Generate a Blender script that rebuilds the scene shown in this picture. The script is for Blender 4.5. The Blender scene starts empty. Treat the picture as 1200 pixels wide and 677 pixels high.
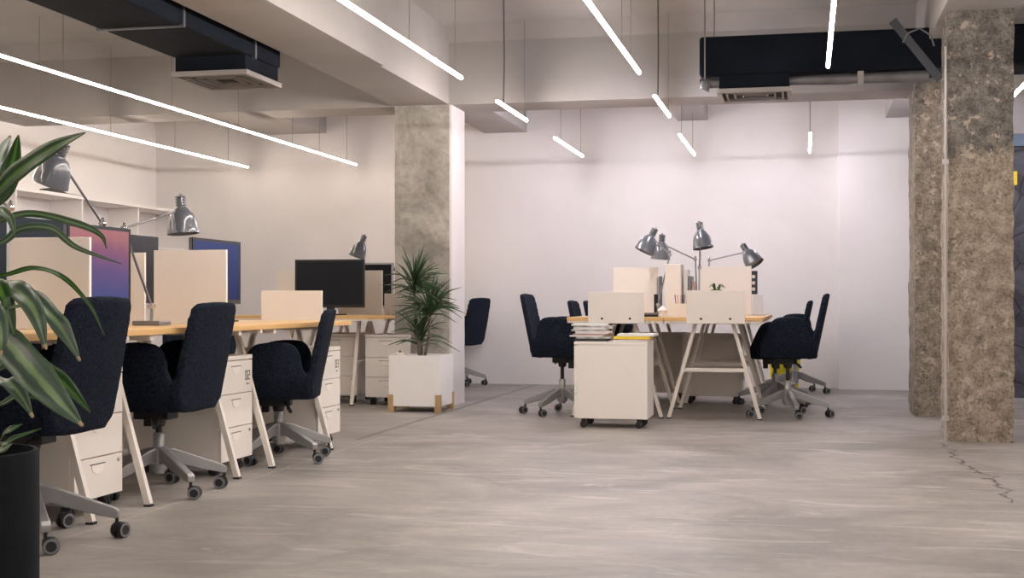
import bpy, bmesh, math, random
from mathutils import Vector, Matrix, noise
random.seed(4)
PI = math.pi
SC = bpy.context.scene
C = SC.collection

# ------------------------------------------------------------ camera, world, exposure
cam = bpy.data.cameras.new('camera'); co = bpy.data.objects.new('camera', cam); C.objects.link(co)
cam.sensor_width = 36.0; cam.lens = 46.8; cam.shift_y = 15.5/1200
cam.clip_start = 0.05; cam.clip_end = 100
co.location = (0, 0, 0.855); co.rotation_euler = (PI/2, 0, math.radians(12.435))
SC.camera = co
SC.view_settings.view_transform = 'Standard'
SC.view_settings.look = 'None'
SC.view_settings.gamma = 1
SC.view_settings.use_curve_mapping = False
SC.view_settings.exposure = 0.10
W = bpy.data.worlds.new('world'); SC.world = W; W.use_nodes = True
W.node_tree.nodes['Background'].inputs[0].default_value = (1.0, 0.97, 0.97, 1)
W.node_tree.nodes['Background'].inputs[1].default_value = 0.24
WARM = (1.0, 0.87, 0.76); NEUT = (1.0, 0.91, 0.86); COOL = (0.95, 0.89, 1.0)
TUBE_POWER = 88.0

# ------------------------------------------------------------ materials
def new_mat(name):
    m = bpy.data.materials.new(name); m.use_nodes = True
    return m, m.node_tree, m.node_tree.nodes['Principled BSDF']
def mat(name, col, rough=0.5, metal=0.0, var=0.05, scale=8.0, bump=0.0, bscale=60.0, coat=0.0, spec=0.5, sheen=0.0):
    m, t, b = new_mat(name); n, l = t.nodes, t.links
    tc = n.new('ShaderNodeTexCoord'); nz = n.new('ShaderNodeTexNoise'); nz.inputs['Scale'].default_value = scale
    nz.inputs['Detail'].default_value = 4
    l.new(tc.outputs['Object'], nz.inputs['Vector'])
    r = n.new('ShaderNodeValToRGB'); r.color_ramp.elements[0].position = 0.3; r.color_ramp.elements[1].position = 0.7
    r.color_ramp.elements[0].color = tuple(max(0, c*(1-var)) for c in col)+(1,)
    r.color_ramp.elements[1].color = tuple(min(1, c*(1+var)) for c in col)+(1,)
    l.new(nz.outputs['Fac'], r.inputs[0]); l.new(r.outputs[0], b.inputs['Base Color'])
    b.inputs['Roughness'].default_value = rough; b.inputs['Metallic'].default_value = metal
    b.inputs['Specular IOR Level'].default_value = spec
    b.inputs['Coat Weight'].default_value = coat; b.inputs['Sheen Weight'].default_value = sheen
    if bump:
        n2 = n.new('ShaderNodeTexNoise'); n2.inputs['Scale'].default_value = bscale; n2.inputs['Detail'].default_value = 5
        l.new(tc.outputs['Object'], n2.inputs['Vector'])
        bp = n.new('ShaderNodeBump'); bp.inputs['Strength'].default_value = bump; bp.inputs['Distance'].default_value = 0.01
        l.new(n2.outputs['Fac'], bp.inputs['Height']); l.new(bp.outputs[0], b.inputs['Normal'])
    return m
def math_node(t, op, a, b=None, c=None):
    n = t.nodes.new('ShaderNodeMath'); n.operation = op
    for i, v in enumerate((a, b, c)):
        if v is None: continue
        if isinstance(v, (int, float)): n.inputs[i].default_value = v
        else: t.links.new(v, n.inputs[i])
    return n.outputs[0]
def ramp(t, fac, stops):
    r = t.nodes.new('ShaderNodeValToRGB'); t.links.new(fac, r.inputs[0])
    e = r.color_ramp.elements
    while len(e) < len(stops): e.new(0.5)
    for i, (p, c) in enumerate(stops):
        e[i].position = p; e[i].color = c+(1,) if len(c) == 3 else c
    return r.outputs[0]
def noise_tex(t, vec, scale, detail=6, rough=0.55, dist=0.0):
    n = t.nodes.new('ShaderNodeTexNoise'); n.inputs['Scale'].default_value = scale
    n.inputs['Detail'].default_value = detail; n.inputs['Roughness'].default_value = rough
    n.inputs['Distortion'].default_value = dist
    t.links.new(vec, n.inputs['Vector']); return n.outputs['Fac']
def mapping(t, scale=(1, 1, 1), loc=(0, 0, 0)):
    tc = t.nodes.new('ShaderNodeTexCoord'); mp = t.nodes.new('ShaderNodeMapping')
    mp.inputs['Scale'].default_value = scale; mp.inputs['Location'].default_value = loc
    t.links.new(tc.outputs['Object'], mp.inputs['Vector']); return mp.outputs[0]
def mix(t, fac, a, b, mode='MIX'):
    n = t.nodes.new('ShaderNodeMix'); n.data_type = 'RGBA'; n.blend_type = mode
    for s, v in ((n.inputs[0], fac), (n.inputs[6], a), (n.inputs[7], b)):
        if isinstance(v, (int, float)): s.default_value = v
        elif isinstance(v, tuple): s.default_value = v+(1,) if len(v) == 3 else v
        else: t.links.new(v, s)
    return n.outputs[2]
def bump(t, b, h, strength, dist=0.01):
    n = t.nodes.new('ShaderNodeBump'); n.inputs['Strength'].default_value = strength; n.inputs['Distance'].default_value = dist
    t.links.new(h, n.inputs['Height']); t.links.new(n.outputs[0], b.inputs['Normal'])

def floor_material():
    m, t, b = new_mat('worn_concrete'); L = t.links
    v = mapping(t)
    vs = mapping(t, (0.45, 1.6, 1))
    n1 = noise_tex(t, v, 1.1, 7, 0.65, 0.9)
    n2 = noise_tex(t, vs, 2.6, 8, 0.65, 1.2)
    n3 = noise_tex(t, v, 24, 6, 0.7)
    base = ramp(t, n1, [(0.36, (0.205, 0.188, 0.170)), (0.64, (0.345, 0.318, 0.290))])
    base = mix(t, 0.75, base, ramp(t, n2, [(0.34, (0.72, 0.71, 0.70)), (0.5, (0.97, 0.96, 0.95)), (0.68, (1.25, 1.23, 1.20))]), 'MULTIPLY')
    base = mix(t, 0.3, base, ramp(t, n3, [(0.3, (0.7, 0.7, 0.7)), (0.7, (1.2, 1.2, 1.2))]), 'MULTIPLY')
    # pale scuffs
    n5 = noise_tex(t, mapping(t, (0.8, 3.0, 1), (3, 1, 0)), 1.3, 10, 0.72, 1.5)
    base = mix(t, ramp(t, n5, [(0.54, (0, 0, 0)), (0.66, (0.5, 0.5, 0.5))]), base, (0.56, 0.53, 0.51))
    n4 = noise_tex(t, v, 5.0, 6, 0.7)
    sep = t.nodes.new('ShaderNodeSeparateXYZ'); L.new(v, sep.inputs[0])
    X, Y = sep.outputs[0], sep.outputs[1]
    wob = math_node(t, 'MULTIPLY', math_node(t, 'SUBTRACT', n4, 0.5), 0.05)
    def band(d, w):      # 1 inside |d| < w
        return math_node(t, 'LESS_THAN', math_node(t, 'ABSOLUTE', math_node(t, 'ADD', d, wob)), w)
    brk = math_node(t, 'GREATER_THAN', noise_tex(t, v, 3.1, 3), 0.44)
    j1 = math_node(t, 'MULTIPLY', band(math_node(t, 'ADD', X, 2.73), 0.022), math_node(t, 'GREATER_THAN', Y, 7.9))
    j2 = math_node(t, 'MULTIPLY', band(math_node(t, 'ADD', X, 2.62), 0.006), math_node(t, 'LESS_THAN', Y, 8.1))
    j3 = math_node(t, 'MULTIPLY', band(math_node(t, 'SUBTRACT', Y, 6.38), 0.008), brk)
    j4 = math_node(t, 'MULTIPLY', band(math_node(t, 'SUBTRACT', Y, 7.98), 0.012), math_node(t, 'MULTIPLY', brk, math_node(t, 'GREATER_THAN', X, -0.7)))
    # branching crack in front of the right column
    cx = math_node(t, 'ADD', 0.86, math_node(t, 'MULTIPLY', math_node(t, 'SUBTRACT', noise_tex(t, v, 1.9, 5, 0.6), 0.5), 0.5))
    cr = math_node(t, 'MULTIPLY', math_node(t, 'LESS_THAN', math_node(t, 'ABSOLUTE', math_node(t, 'SUBTRACT', X, cx)), 0.009), math_node(t, 'MULTIPLY', math_node(t, 'LESS_THAN', Y, 8.45), math_node(t, 'GREATER_THAN', Y, 6.0)))
    dark = math_node(t, 'MAXIMUM', math_node(t, 'MULTIPLY', j1, 0.6), math_node(t, 'MAXIMUM', math_node(t, 'MULTIPLY', j3, 0.6), math_node(t, 'MAXIMUM', math_node(t, 'MULTIPLY', j4, 0.4), math_node(t, 'MULTIPLY', cr, 0.85))))
    base = mix(t, dark, base, (0.06, 0.055, 0.05))
    base = mix(t, math_node(t, 'MULTIPLY', j2, 0.4), base, (0.55, 0.47, 0.40))
    L.new(base, b.inputs['Base Color'])
    L.new(math_node(t, 'ADD', 0.33, math_node(t, 'MULTIPLY', n2, 0.26)), b.inputs['Roughness'])
    bump(t, b, math_node(t, 'ADD', n3, math_node(t, 'MULTIPLY', n2, 2.0)), 0.18, 0.004)
    return m
def plaster_material(name, a, c):
    m, t, b = new_mat(name)
    v = mapping(t)
    n1 = noise_tex(t, v, 0.9, 5, 0.6, 0.4); n2 = noise_tex(t, v, 18, 5, 0.6)
    t.links.new(ramp(t, n1, [(0.3, a), (0.7, c)]), b.inputs['Base Color'])
    b.inputs['Roughness'].default_value = 0.75
    bump(t, b, math_node(t, 'ADD', n1, math_node(t, 'MULTIPLY', n2, 0.15)), 0.35, 0.01)
    return m
def smooth_concrete():
    m, t, b = new_mat('board_marked_concrete')
    v = mapping(t, (1, 1, 1)); n1 = noise_tex(t, v, 2.0, 8, 0.68, 1.0); n2 = noise_tex(t, v, 14, 8, 0.7, 0.5)
    col = ramp(t, n1, [(0.36, (0.22, 0.20, 0.175)), (0.5, (0.33, 0.305, 0.265)), (0.64, (0.44, 0.41, 0.36))])
    col = mix(t, 0.6, col, ramp(t, n2, [(0.3, (0.6, 0.6, 0.6)), (0.6, (1.15, 1.14, 1.12))]), 'MULTIPLY')
    t.links.new(col, b.inputs['Base Color']); b.inputs['Roughness'].default_value = 0.85
    bump(t, b, n2, 0.5, 0.01)
    return m
def rough_concrete(name, zlow, zhigh, tanmix):
    m, t, b = new_mat(name)
    v = mapping(t); sep = t.nodes.new('ShaderNodeSeparateXYZ'); t.links.new(v, sep.inputs[0])
    n1 = noise_tex(t, v, 2.3, 6, 0.65, 0.8); n2 = noise_tex(t, v, 13, 8, 0.7); n3 = noise_tex(t, v, 60, 5, 0.75)
    n4 = noise_tex(t, mapping(t, (1, 1, 1), (7, 3, 2)), 17, 6, 0.62, 0.2)
    nm = math_node(t, 'ADD', math_node(t, 'MULTIPLY', n2, 0.62), math_node(t, 'MULTIPLY', n3, 0.38))
    grey = ramp(t, nm, [(0.40, (0.085, 0.076, 0.066)), (0.5, (0.165, 0.148, 0.128)), (0.60, (0.27, 0.245, 0.215))])
    tan = ramp(t, nm, [(0.40, (0.20, 0.160, 0.118)), (0.5, (0.34, 0.275, 0.205)), (0.60, (0.47, 0.39, 0.30))])
    # tan render survives below head height
    h = math_node(t, 'DIVIDE', math_node(t, 'SUBTRACT', zhigh, sep.outputs[2]), zhigh-zlow)
    h2 = math_node(t, 'ADD', math_node(t, 'MINIMUM', math_node(t, 'MAXIMUM', h, -0.6), 0.35), math_node(t, 'MULTIPLY', n1, 1.7))
    f = math_node(t, 'MULTIPLY', ramp(t, h2, [(0.80, (0, 0, 0)), (0.96, (1, 1, 1))]), tanmix)
    col = mix(t, f, grey, tan)
    col = mix(t, ramp(t, n4, [(0.60, (0, 0, 0)), (0.625, (0.8, 0.8, 0.8))]), col, (0.50, 0.41, 0.325))
    col = mix(t, ramp(t, n3, [(0.36, (0.75, 0.75, 0.75)), (0.43, (0, 0, 0))]), col, (0.05, 0.045, 0.04))
    t.links.new(col, b.inputs['Base Color']); b.inputs['Roughness'].default_value = 0.92
    bump(t, b, math_node(t, 'ADD', n2, math_node(t, 'MULTIPLY', n3, 0.5)), 0.9, 0.02)
    return m
def stone_material():
    m, t, b = new_mat('dark_stone')
    v = mapping(t, (1, 1, 1)); n1 = noise_tex(t, v, 3.5, 8, 0.7, 0.8)
    vo = t.nodes.new('ShaderNodeTexVoronoi'); vo.feature = 'DISTANCE_TO_EDGE'; vo.inputs['Scale'].default_value = 3.2
    t.links.new(v, vo.inputs['Vector'])
    col = ramp(t, n1, [(0.3, (0.035, 0.035, 0.042)), (0.7, (0.12, 0.12, 0.14))])
    col = mix(t, ramp(t, vo.outputs[0], [(0.0, (1, 1, 1)), (0.03, (0, 0, 0))]), col, (0.02, 0.02, 0.025))
    t.links.new(col, b.inputs['Base Color']); b.inputs['Roughness'].default_value = 0.9
    bump(t, b, math_node(t, 'ADD', n1, vo.outputs[0]), 0.9, 0.04)
    return m
def wood_material():
    m, t, b = new_mat('birch_plywood')
    v = mapping(t, (1.2, 1.2, 40)); n1 = noise_tex(t, v, 1.5, 4, 0.5, 0.4); n2 = noise_tex(t, mapping(t, (18, 1.2, 1.0)), 1.4, 5, 0.6, 0.5)
    col = ramp(t, n1, [(0.3, (0.62, 0.375, 0.15)), (0.7, (0.78, 0.51, 0.235))])
    col = mix(t, 0.35, col, ramp(t, n2, [(0.3, (0.85, 0.8, 0.72)), (0.7, (1.1, 1.08, 1.02))]), 'MULTIPLY')
    t.links.new(col, b.inputs['Base Color']); b.inputs['Roughness'].default_value = 0.42
    return m
def emis(name, col, s):
    m = bpy.data.materials.new(name); m.use_nodes = True; t = m.node_tree
    t.nodes.clear(); e = t.nodes.new('ShaderNodeEmission'); o = t.nodes.new('ShaderNodeOutputMaterial')
    e.inputs[0].default_value = col+(1,); e.inputs[1].default_value = s; t.links.new(e.outputs[0], o.inputs[0])
    return m
def screen_material(name, stops, s, axis=2, lo=0.0, hi=1.0, wob=0.0):
    m = bpy.data.materials.new(name); m.use_nodes = True; t = m.node_tree; t.nodes.clear()
    e = t.nodes.new('ShaderNodeEmission'); o = t.nodes.new('ShaderNodeOutputMaterial'); t.links.new(e.outputs[0], o.inputs[0])
    v = mapping(t); sep = t.nodes.new('ShaderNodeSeparateXYZ'); t.links.new(v, sep.inputs[0])
    f = math_node(t, 'DIVIDE', math_node(t, 'SUBTRACT', sep.outputs[axis], lo), hi-lo)
    if wob: f = math_node(t, 'ADD', f, math_node(t, 'MULTIPLY', math_node(t, 'SUBTRACT', noise_tex(t, v, 6, 4), 0.5), wob))
    t.links.new(ramp(t, f, stops), e.inputs[0]); e.inputs[1].default_value = s
    return m
def leaf_material(name, edge, mid, rough):
    m, t, b = new_mat(name)
    at = t.nodes.new('ShaderNodeAttribute'); at.attribute_name = 'uvx'
    n1 = noise_tex(t, mapping(t), 14, 5, 0.6, 0.5)
    f = math_node(t, 'ADD', math_node(t, 'ABSOLUTE', at.outputs['Fac']), math_node(t, 'MULTIPLY', math_node(t, 'SUBTRACT', n1, 0.5), 0.5))
    col = ramp(t, f, [(0.0, mid), (0.12, mid), (0.28, edge), (0.62, tuple(c*0.8 for c in edge)), (0.8, tuple(0.6*c+0.4*d for c, d in zip(edge, mid))), (1.0, edge)])
    t.links.new(col, b.inputs['Base Color']); b.inputs['Roughness'].default_value = rough
    b.inputs['Specular IOR Level'].default_value = 0.6
    return m

M = {}
M['floor'] = floor_material()
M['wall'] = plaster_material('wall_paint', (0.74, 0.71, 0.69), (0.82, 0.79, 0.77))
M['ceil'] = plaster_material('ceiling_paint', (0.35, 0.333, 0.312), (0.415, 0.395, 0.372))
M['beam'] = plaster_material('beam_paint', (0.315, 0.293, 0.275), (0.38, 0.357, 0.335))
M['conc'] = smooth_concrete()
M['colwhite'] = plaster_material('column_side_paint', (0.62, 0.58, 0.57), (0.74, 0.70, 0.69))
M['rough1'] = rough_concrete('chipped_column', 1.0, 1.8, 0.85)
M['rough2'] = rough_concrete('chipped_rear_column', 0.6, 2.4, 0.5)
M['stone'] = stone_material()
M['wood'] = wood_material()
M['fabric'] = mat('charcoal_wool', (0.0125, 0.0165, 0.027), 0.95, var=0.6, scale=110, bump=0.6, bscale=220, sheen=0.0, spec=0.1)
M['plastic'] = mat('black_plastic', (0.014, 0.014, 0.016), 0.45, var=0.1)
M['alu'] = mat('brushed_aluminium', (0.36, 0.355, 0.35), 0.42, 0.6, var=0.04)
M['ring'] = mat('grey_caster_ring', (0.20, 0.20, 0.21), 0.5, var=0.03)
M['white'] = mat('cream_lacquer', (0.81, 0.755, 0.69), 0.45, var=0.02, scale=3)
M['ped'] = mat('cream_steel', (0.80, 0.75, 0.69), 0.4, var=0.015, scale=3, bump=0.02, bscale=200)
M['pedhandle'] = mat('cream_handle', (0.86, 0.81, 0.75), 0.3, var=0.01)
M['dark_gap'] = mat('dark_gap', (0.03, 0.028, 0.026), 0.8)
M['steel'] = mat('white_steel_tube', (0.78, 0.72, 0.65), 0.4, var=0.015)
M['screen'] = mat('dark_screen', (0.006, 0.0085, 0.013), 0.4, var=0.05, spec=0.25)
M['bezel'] = mat('black_bezel', (0.010, 0.011, 0.014), 0.35, var=0.05)
M['silver'] = mat('silver_frame', (0.45, 0.46, 0.48), 0.35, 0.5, var=0.03)
M['monback'] = mat('grey_monitor_back', (0.16, 0.17, 0.19), 0.45, 0.2, var=0.05)
M['lamp'] = mat('grey_enamel', (0.09, 0.098, 0.115), 0.3, 0.0, var=0.04, coat=1.0)
M['lampin'] = mat('lamp_inside', (0.62, 0.60, 0.57), 0.5, var=0.02)
M['rod'] = mat('satin_steel_rod', (0.26, 0.26, 0.27), 0.35, 0.8, var=0.04)
M['chrome'] = mat('chrome', (0.6, 0.58, 0.56), 0.2, 1.0, var=0.03)
M['duct'] = mat('dark_insulation', (0.0080, 0.0105, 0.016), 0.9, var=0.25, scale=3, bump=0.3, bscale=12, spec=0.12)
M['galv'] = mat('galvanised_duct', (0.22, 0.22, 0.23), 0.5, 0.6, var=0.2, scale=5, bump=0.15, bscale=10)
M['vent'] = mat('vent_grille', (0.36, 0.34, 0.32), 0.5, var=0.04)
M['cable'] = mat('grey_cable', (0.10, 0.09, 0.085), 0.6)
M['thin'] = mat('steel_wire', (0.22, 0.20, 0.19), 0.5)
M['housing'] = mat('white_tube_housing', (0.75, 0.72, 0.68), 0.5)
M['paper'] = mat('white_paper', (0.72, 0.70, 0.68), 0.8, var=0.05)
M['paper2'] = mat('greyish_magazine', (0.42, 0.40, 0.39), 0.5, var=0.5, scale=14)
M['pink'] = mat('pinkish_magazine', (0.50, 0.30, 0.26), 0.5, var=0.3, scale=10)
M['yellow'] = mat('yellow_plastic', (0.66, 0.55, 0.02), 0.5, var=0.15, scale=6, bump=0.4, bscale=14)
M['folder'] = mat('yellow_folder', (0.78, 0.58, 0.03), 0.45, var=0.04)
M['blackp'] = mat('black_folder', (0.02, 0.02, 0.022), 0.5)
M['purple'] = mat('purple_pencil', (0.12, 0.05, 0.25), 0.4)
M['orange'] = mat('orange_pencil', (0.8, 0.28, 0.05), 0.4)
M['green'] = leaf_material('spiky_leaf', (0.009, 0.024, 0.009), (0.045, 0.12, 0.018), 0.55)
M['leafdark'] = leaf_material('glossy_green_leaf', (0.014, 0.060, 0.010), (0.09, 0.22, 0.025), 0.34)
M['leafgrey'] = leaf_material('pale_green_leaf', (0.06, 0.105, 0.068), (0.20, 0.31, 0.13), 0.38)
M['tip'] = mat('dry_leaf_tip', (0.55, 0.42, 0.25), 0.8)
M['bark'] = mat('plant_cane', (0.14, 0.11, 0.085), 0.9, var=0.3, scale=30, bump=0.5, bscale=50)
M['soil'] = mat('potting_soil', (0.05, 0.04, 0.033), 0.95, var=0.4, scale=30, bump=0.8, bscale=40)
M['potblack'] = mat('anthracite_pot', (0.0095, 0.0115, 0.0145), 0.85, var=0.12, scale=20, bump=0.12, bscale=90, spec=0.15)
M['planter'] = mat('white_planter', (0.86, 0.83, 0.81), 0.5, var=0.015)
M['oak'] = mat('oak_foot', (0.46, 0.31, 0.15), 0.6, var=0.15, scale=20)
M['blue'] = mat('blue_grey_panel', (0.11, 0.15, 0.20), 0.6)
M['pipe'] = mat('white_pipe', (0.40, 0.375, 0.345), 0.5)
M['strip'] = mat('grey_steel_strip', (0.10, 0.105, 0.12), 0.45, 0.5)
M['ink'] = mat('black_numeral', (0.03, 0.028, 0.026), 0.6)
M['clock'] = mat('dark_frame', (0.035, 0.04, 0.05), 0.5)
M['scr_pink'] = screen_material('pink_sunset_screen', [(0.0, (0.10, 0.10, 0.25)), (0.35, (0.17, 0.11, 0.25)), (0.62, (0.33, 0.14, 0.21)), (0.8, (0.48, 0.20, 0.21)), (1.0, (0.50, 0.23, 0.24))], 0.85, 2, 0.02, 0.36, 0.35)
M['scr_blue'] = screen_material('blue_screen', [(0.0, (0.05, 0.055, 0.14)), (0.5, (0.07, 0.08, 0.19)), (1.0, (0.10, 0.115, 0.26))], 0.8, 2, 0.02, 0.36, 0.3)
M['scr_grey'] = screen_material('grey_blue_screen', [(0.0, (0.03, 0.033, 0.038)), (1.0, (0.075, 0.08, 0.09))], 0.7, 2, 0.02, 0.36, 0.3)
LIGHTM = {}
def tube_mat(col, s):
    k = (col, s)
    if k not in LIGHTM: LIGHTM[k] = emis('lit_diffuser', col, s)
    return LIGHTM[k]

# ------------------------------------------------------------ mesh helpers
def BM(): return bmesh.new()
def box(bm, x0, x1, y0, y1, z0, z1, mtx=None):
    vs = [bm.verts.new(p) for p in ((x0,y0,z0),(x1,y0,z0),(x1,y1,z0),(x0,y1,z0),(x0,y0,z1),(x1,y0,z1),(x1,y1,z1),(x0,y1,z1))]
    for f in ((0,3,2,1),(4,5,6,7),(0,1,5,4),(1,2,6,5),(2,3,7,6),(3,0,4,7)): bm.faces.new([vs[i] for i in f])
    if mtx is not None: bmesh.ops.transform(bm, matrix=mtx, verts=vs)
    return bm
def frame_of(d):
    d = d.normalized(); a = Vector((0, 0, 1)) if abs(d.z) < 0.95 else Vector((1, 0, 0))
    u = d.cross(a).normalized(); return u, u.cross(d).normalized()
def tube(bm, pts, r, n=8, sq=False):
    pts = [Vector(p) for p in pts]; rs = r if isinstance(r, (list, tuple)) else [r]*len(pts)
    rings = []; pu = None
    for i, p in enumerate(pts):
        d = (pts[min(i+1, len(pts)-1)]-pts[max(i-1, 0)])
        u, v = frame_of(d)
        if pu is not None:
            dd = d.normalized(); u = (pu-dd*pu.dot(dd)).normalized(); v = u.cross(dd).normalized()
        pu = u
        ring = []
        for k in range(n):
            a = 2*PI*(k+0.5)/n; s = rs[i]*(1.414 if sq else 1)
            ring.append(bm.verts.new(p+u*math.cos(a)*s+v*math.sin(a)*s))
        rings.append(ring)
    for a, b in zip(rings, rings[1:]):
        for k in range(n): bm.faces.new((a[k], a[(k+1) % n], b[(k+1) % n], b[k]))
    bm.faces.new(rings[0][::-1]); bm.faces.new(rings[-1])
    return bm
def lathe(bm, prof, n=24, origin=(0, 0, 0), axis=(0, 0, 1)):
    o = Vector(origin); ax = Vector(axis).normalized(); u, v = frame_of(ax); rings = []
    for r, h in prof:
        if r < 1e-6: rings.append([bm.verts.new(o+ax*h)])
        else: rings.append([bm.verts.new(o+ax*h+(u*math.cos(2*PI*k/n)+v*math.sin(2*PI*k/n))*r) for k in range(n)])
    for a, b in zip(rings, rings[1:]):
        for k in range(n):
            if len(a) == 1 and len(b) == 1: continue
            if len(a) == 1: bm.faces.new((a[0], b[(k+1) % n], b[k]))
            elif len(b) == 1: bm.faces.new((a[k], a[(k+1) % n], b[0]))
            else: bm.faces.new((a[k], a[(k+1) % n], b[(k+1) % n], b[k]))
    return bm
def prism(bm, pts, d0, d1, f):
    a = [bm.verts.new(f(p, d0)) for p in pts]; b = [bm.verts.new(f(p, d1)) for p in pts]
    n = len(pts); bm.faces.new(a[::-1]); bm.faces.new(b)
    for k in range(n): bm.faces.new((a[k], a[(k+1) % n], b[(k+1) % n], b[k]))
    return bm
def obj(name, bm, m, parent=None, smooth=False, bevel=0.0, loc=(0, 0, 0), rot=(0, 0, 0)):
    bmesh.ops.recalc_face_normals(bm, faces=bm.faces)
    me = bpy.data.meshes.new(name); bm.to_mesh(me); bm.free()
    if smooth:
        for p in me.polygons: p.use_smooth = True
        if smooth != 'all':
            try: me.set_sharp_from_angle(angle=math.radians(40))
            except Exception: pass
    o = bpy.data.objects.new(name, me); C.objects.link(o); me.materials.append(m)
    o.location = loc; o.rotation_euler = rot
    if parent is not None: o.parent = parent
    if bevel:
        md = o.modifiers.new('bevel', 'BEVEL'); md.width = bevel; md.segments = 2; md.limit_method = 'ANGLE'
    return o
def thing(name, label, cat, loc=(0, 0, 0), rotz=0.0, group=None):
    o = bpy.data.objects.new(name, None); C.objects.link(o); o.empty_display_size = 0.1
    o.location = loc; o.rotation_euler = (0, 0, rotz); o['label'] = label; o['category'] = cat
    if group: o['group'] = group
    return o
def tag(o, label, cat, group=None, kind=None):
    o['label'] = label; o['category'] = cat
    if group: o['group'] = group
    if kind: o['kind'] = kind
    return o
def struct(name, bm, m, label=None, parent=None, bevel=0.0, smooth=False):
    o = obj(name, bm, m, parent, smooth, bevel)
    if parent is None:
        o['kind'] = 'structure'
        if label: o['label'] = label
    return o
def dup(root, loc, rotz=0.0, label=None, group=None, dz=0.0, shift=()):
    kids = [o for o in bpy.data.objects if o.parent == root]
    r = root.copy(); C.objects.link(r); r.location = loc; r.rotation_euler = (0, 0, rotz)
    if label: r['label'] = label
    if group: r['group'] = group
    for ch in kids:
        c = ch.copy(); C.objects.link(c); c.parent = r
        if dz and ch.name.split('.')[0] in shift: c.location = ch.location+Vector((0, 0, dz))
        for g in [o for o in bpy.data.objects if o.parent == ch]:
            d = g.copy(); C.objects.link(d); d.parent = c
    return r
def bx(x0, x1, y0, y1, z0, z1): return box(BM(), x0, x1, y0, y1, z0, z1)

# ------------------------------------------------------------ the room
XL, YB, ZC = -7.05, 13.7, 3.10
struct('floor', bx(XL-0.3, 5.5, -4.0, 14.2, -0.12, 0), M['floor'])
struct('ceiling', bx(XL-0.3, 5.5, -4.0, 14.2, ZC, ZC+0.15), M['ceil'])
struct('wall_left', bx(XL-0.25, XL, -4.0, 14.2, 0, ZC), M['wall'])
struct('wall_back', bx(XL, 0.32, YB-0.1, 14.0, 0, ZC), M['wall'])
struct('wall_back_right', bx(0.32, 5.2, YB-0.25, 14.0, 0, ZC), M['wall'])
struct('wall_right', bx(5.2, 5.45, -4.0, 14.2, 0, ZC), M['wall'])
def rough_box(x0, x1, y0, y1, z0, z1, step, amp, seed):
    bm = BM()
    def grid(o, u, v, nu, nv):
        g = [[bm.verts.new(o+u*(i/nu)+v*(j/nv)) for j in range(nv+1)] for i in range(nu+1)]
        for i in range(nu):
            for j in range(nv): bm.faces.new((g[i][j], g[i+1][j], g[i+1][j+1], g[i][j+1]))
    dx, dy, dz = x1-x0, y1-y0, z1-z0
    nx, ny, nz = max(1, int(dx/step)), max(1, int(dy/step)), max(1, int(dz/step))
    o = Vector((x0, y0, z0)); X = Vector((dx, 0, 0)); Y = Vector((0, dy, 0)); Z = Vector((0, 0, dz))
    grid(o, X, Z, nx, nz); grid(o+Y, X, Z, nx, nz); grid(o, Y, Z, ny, nz); grid(o+X, Y, Z, ny, nz); grid(o, X, Y, nx, ny); grid(o+Z, X, Y, nx, ny)
    bmesh.ops.remove_doubles(bm, verts=bm.verts, dist=1e-5)
    for v in bm.verts:
        p = v.co*3.0+Vector((seed, 0, 0)); q = v.co*13.0+Vector((0, seed, 0))
        d = noise.noise_vector(p)*amp*0.6+noise.noise_vector(q)*amp
        d.z = 0 if (v.co.z < z0+1e-4 or v.co.z > z1-1e-4) else d.z*0.4
        v.co += d
    return bm
# transverse beam with its chamfer at the ceiling
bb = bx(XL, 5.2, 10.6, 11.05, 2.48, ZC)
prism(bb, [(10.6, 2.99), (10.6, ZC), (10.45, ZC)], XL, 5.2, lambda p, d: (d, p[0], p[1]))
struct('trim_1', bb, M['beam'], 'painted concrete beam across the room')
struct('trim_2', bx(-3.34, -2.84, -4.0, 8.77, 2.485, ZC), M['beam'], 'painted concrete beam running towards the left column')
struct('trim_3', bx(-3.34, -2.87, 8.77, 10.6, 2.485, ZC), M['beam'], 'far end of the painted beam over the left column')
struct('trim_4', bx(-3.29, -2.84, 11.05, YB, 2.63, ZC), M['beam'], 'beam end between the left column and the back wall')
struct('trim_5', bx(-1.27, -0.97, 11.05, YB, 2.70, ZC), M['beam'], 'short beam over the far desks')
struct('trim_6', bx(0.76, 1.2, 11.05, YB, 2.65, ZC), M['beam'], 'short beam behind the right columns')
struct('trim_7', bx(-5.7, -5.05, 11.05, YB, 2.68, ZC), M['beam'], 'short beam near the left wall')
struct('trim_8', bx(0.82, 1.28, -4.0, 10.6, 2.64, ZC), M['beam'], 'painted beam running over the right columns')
# columns
cl = rough_box(-3.335, -2.865, 10.60, 11.02, 0, 2.48, 0.06, 0.003, 3)
struct('trim_9', cl, M['conc'], 'square bare concrete column beside the white planter')
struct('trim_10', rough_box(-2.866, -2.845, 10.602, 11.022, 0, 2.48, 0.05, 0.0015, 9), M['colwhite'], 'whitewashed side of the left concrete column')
struct('trim_11', rough_box(0.855, 1.235, 8.55, 8.98, 0, 2.64, 0.03, 0.008, 5), M['rough1'], 'rough chipped concrete column nearest on the right', smooth=True)
struct('trim_12', rough_box(0.80, 1.25, 10.38, 10.98, 0, 2.5, 0.03, 0.009, 7), M['rough2'], 'rough concrete column behind the nearest right column', smooth=True)
# dark stone stretch and panel to the right of the columns
struct('wall_stone', rough_box(1.45, 3.6, 12.6, 12.95, 0, 2.24, 0.12, 0.03, 11), M['stone'])
struct('trim_13', bx(1.45, 3.6, 12.58, 12.97, 2.25, 2.36), M['blue'], 'blue grey band on top of the dark stone wall')

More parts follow.
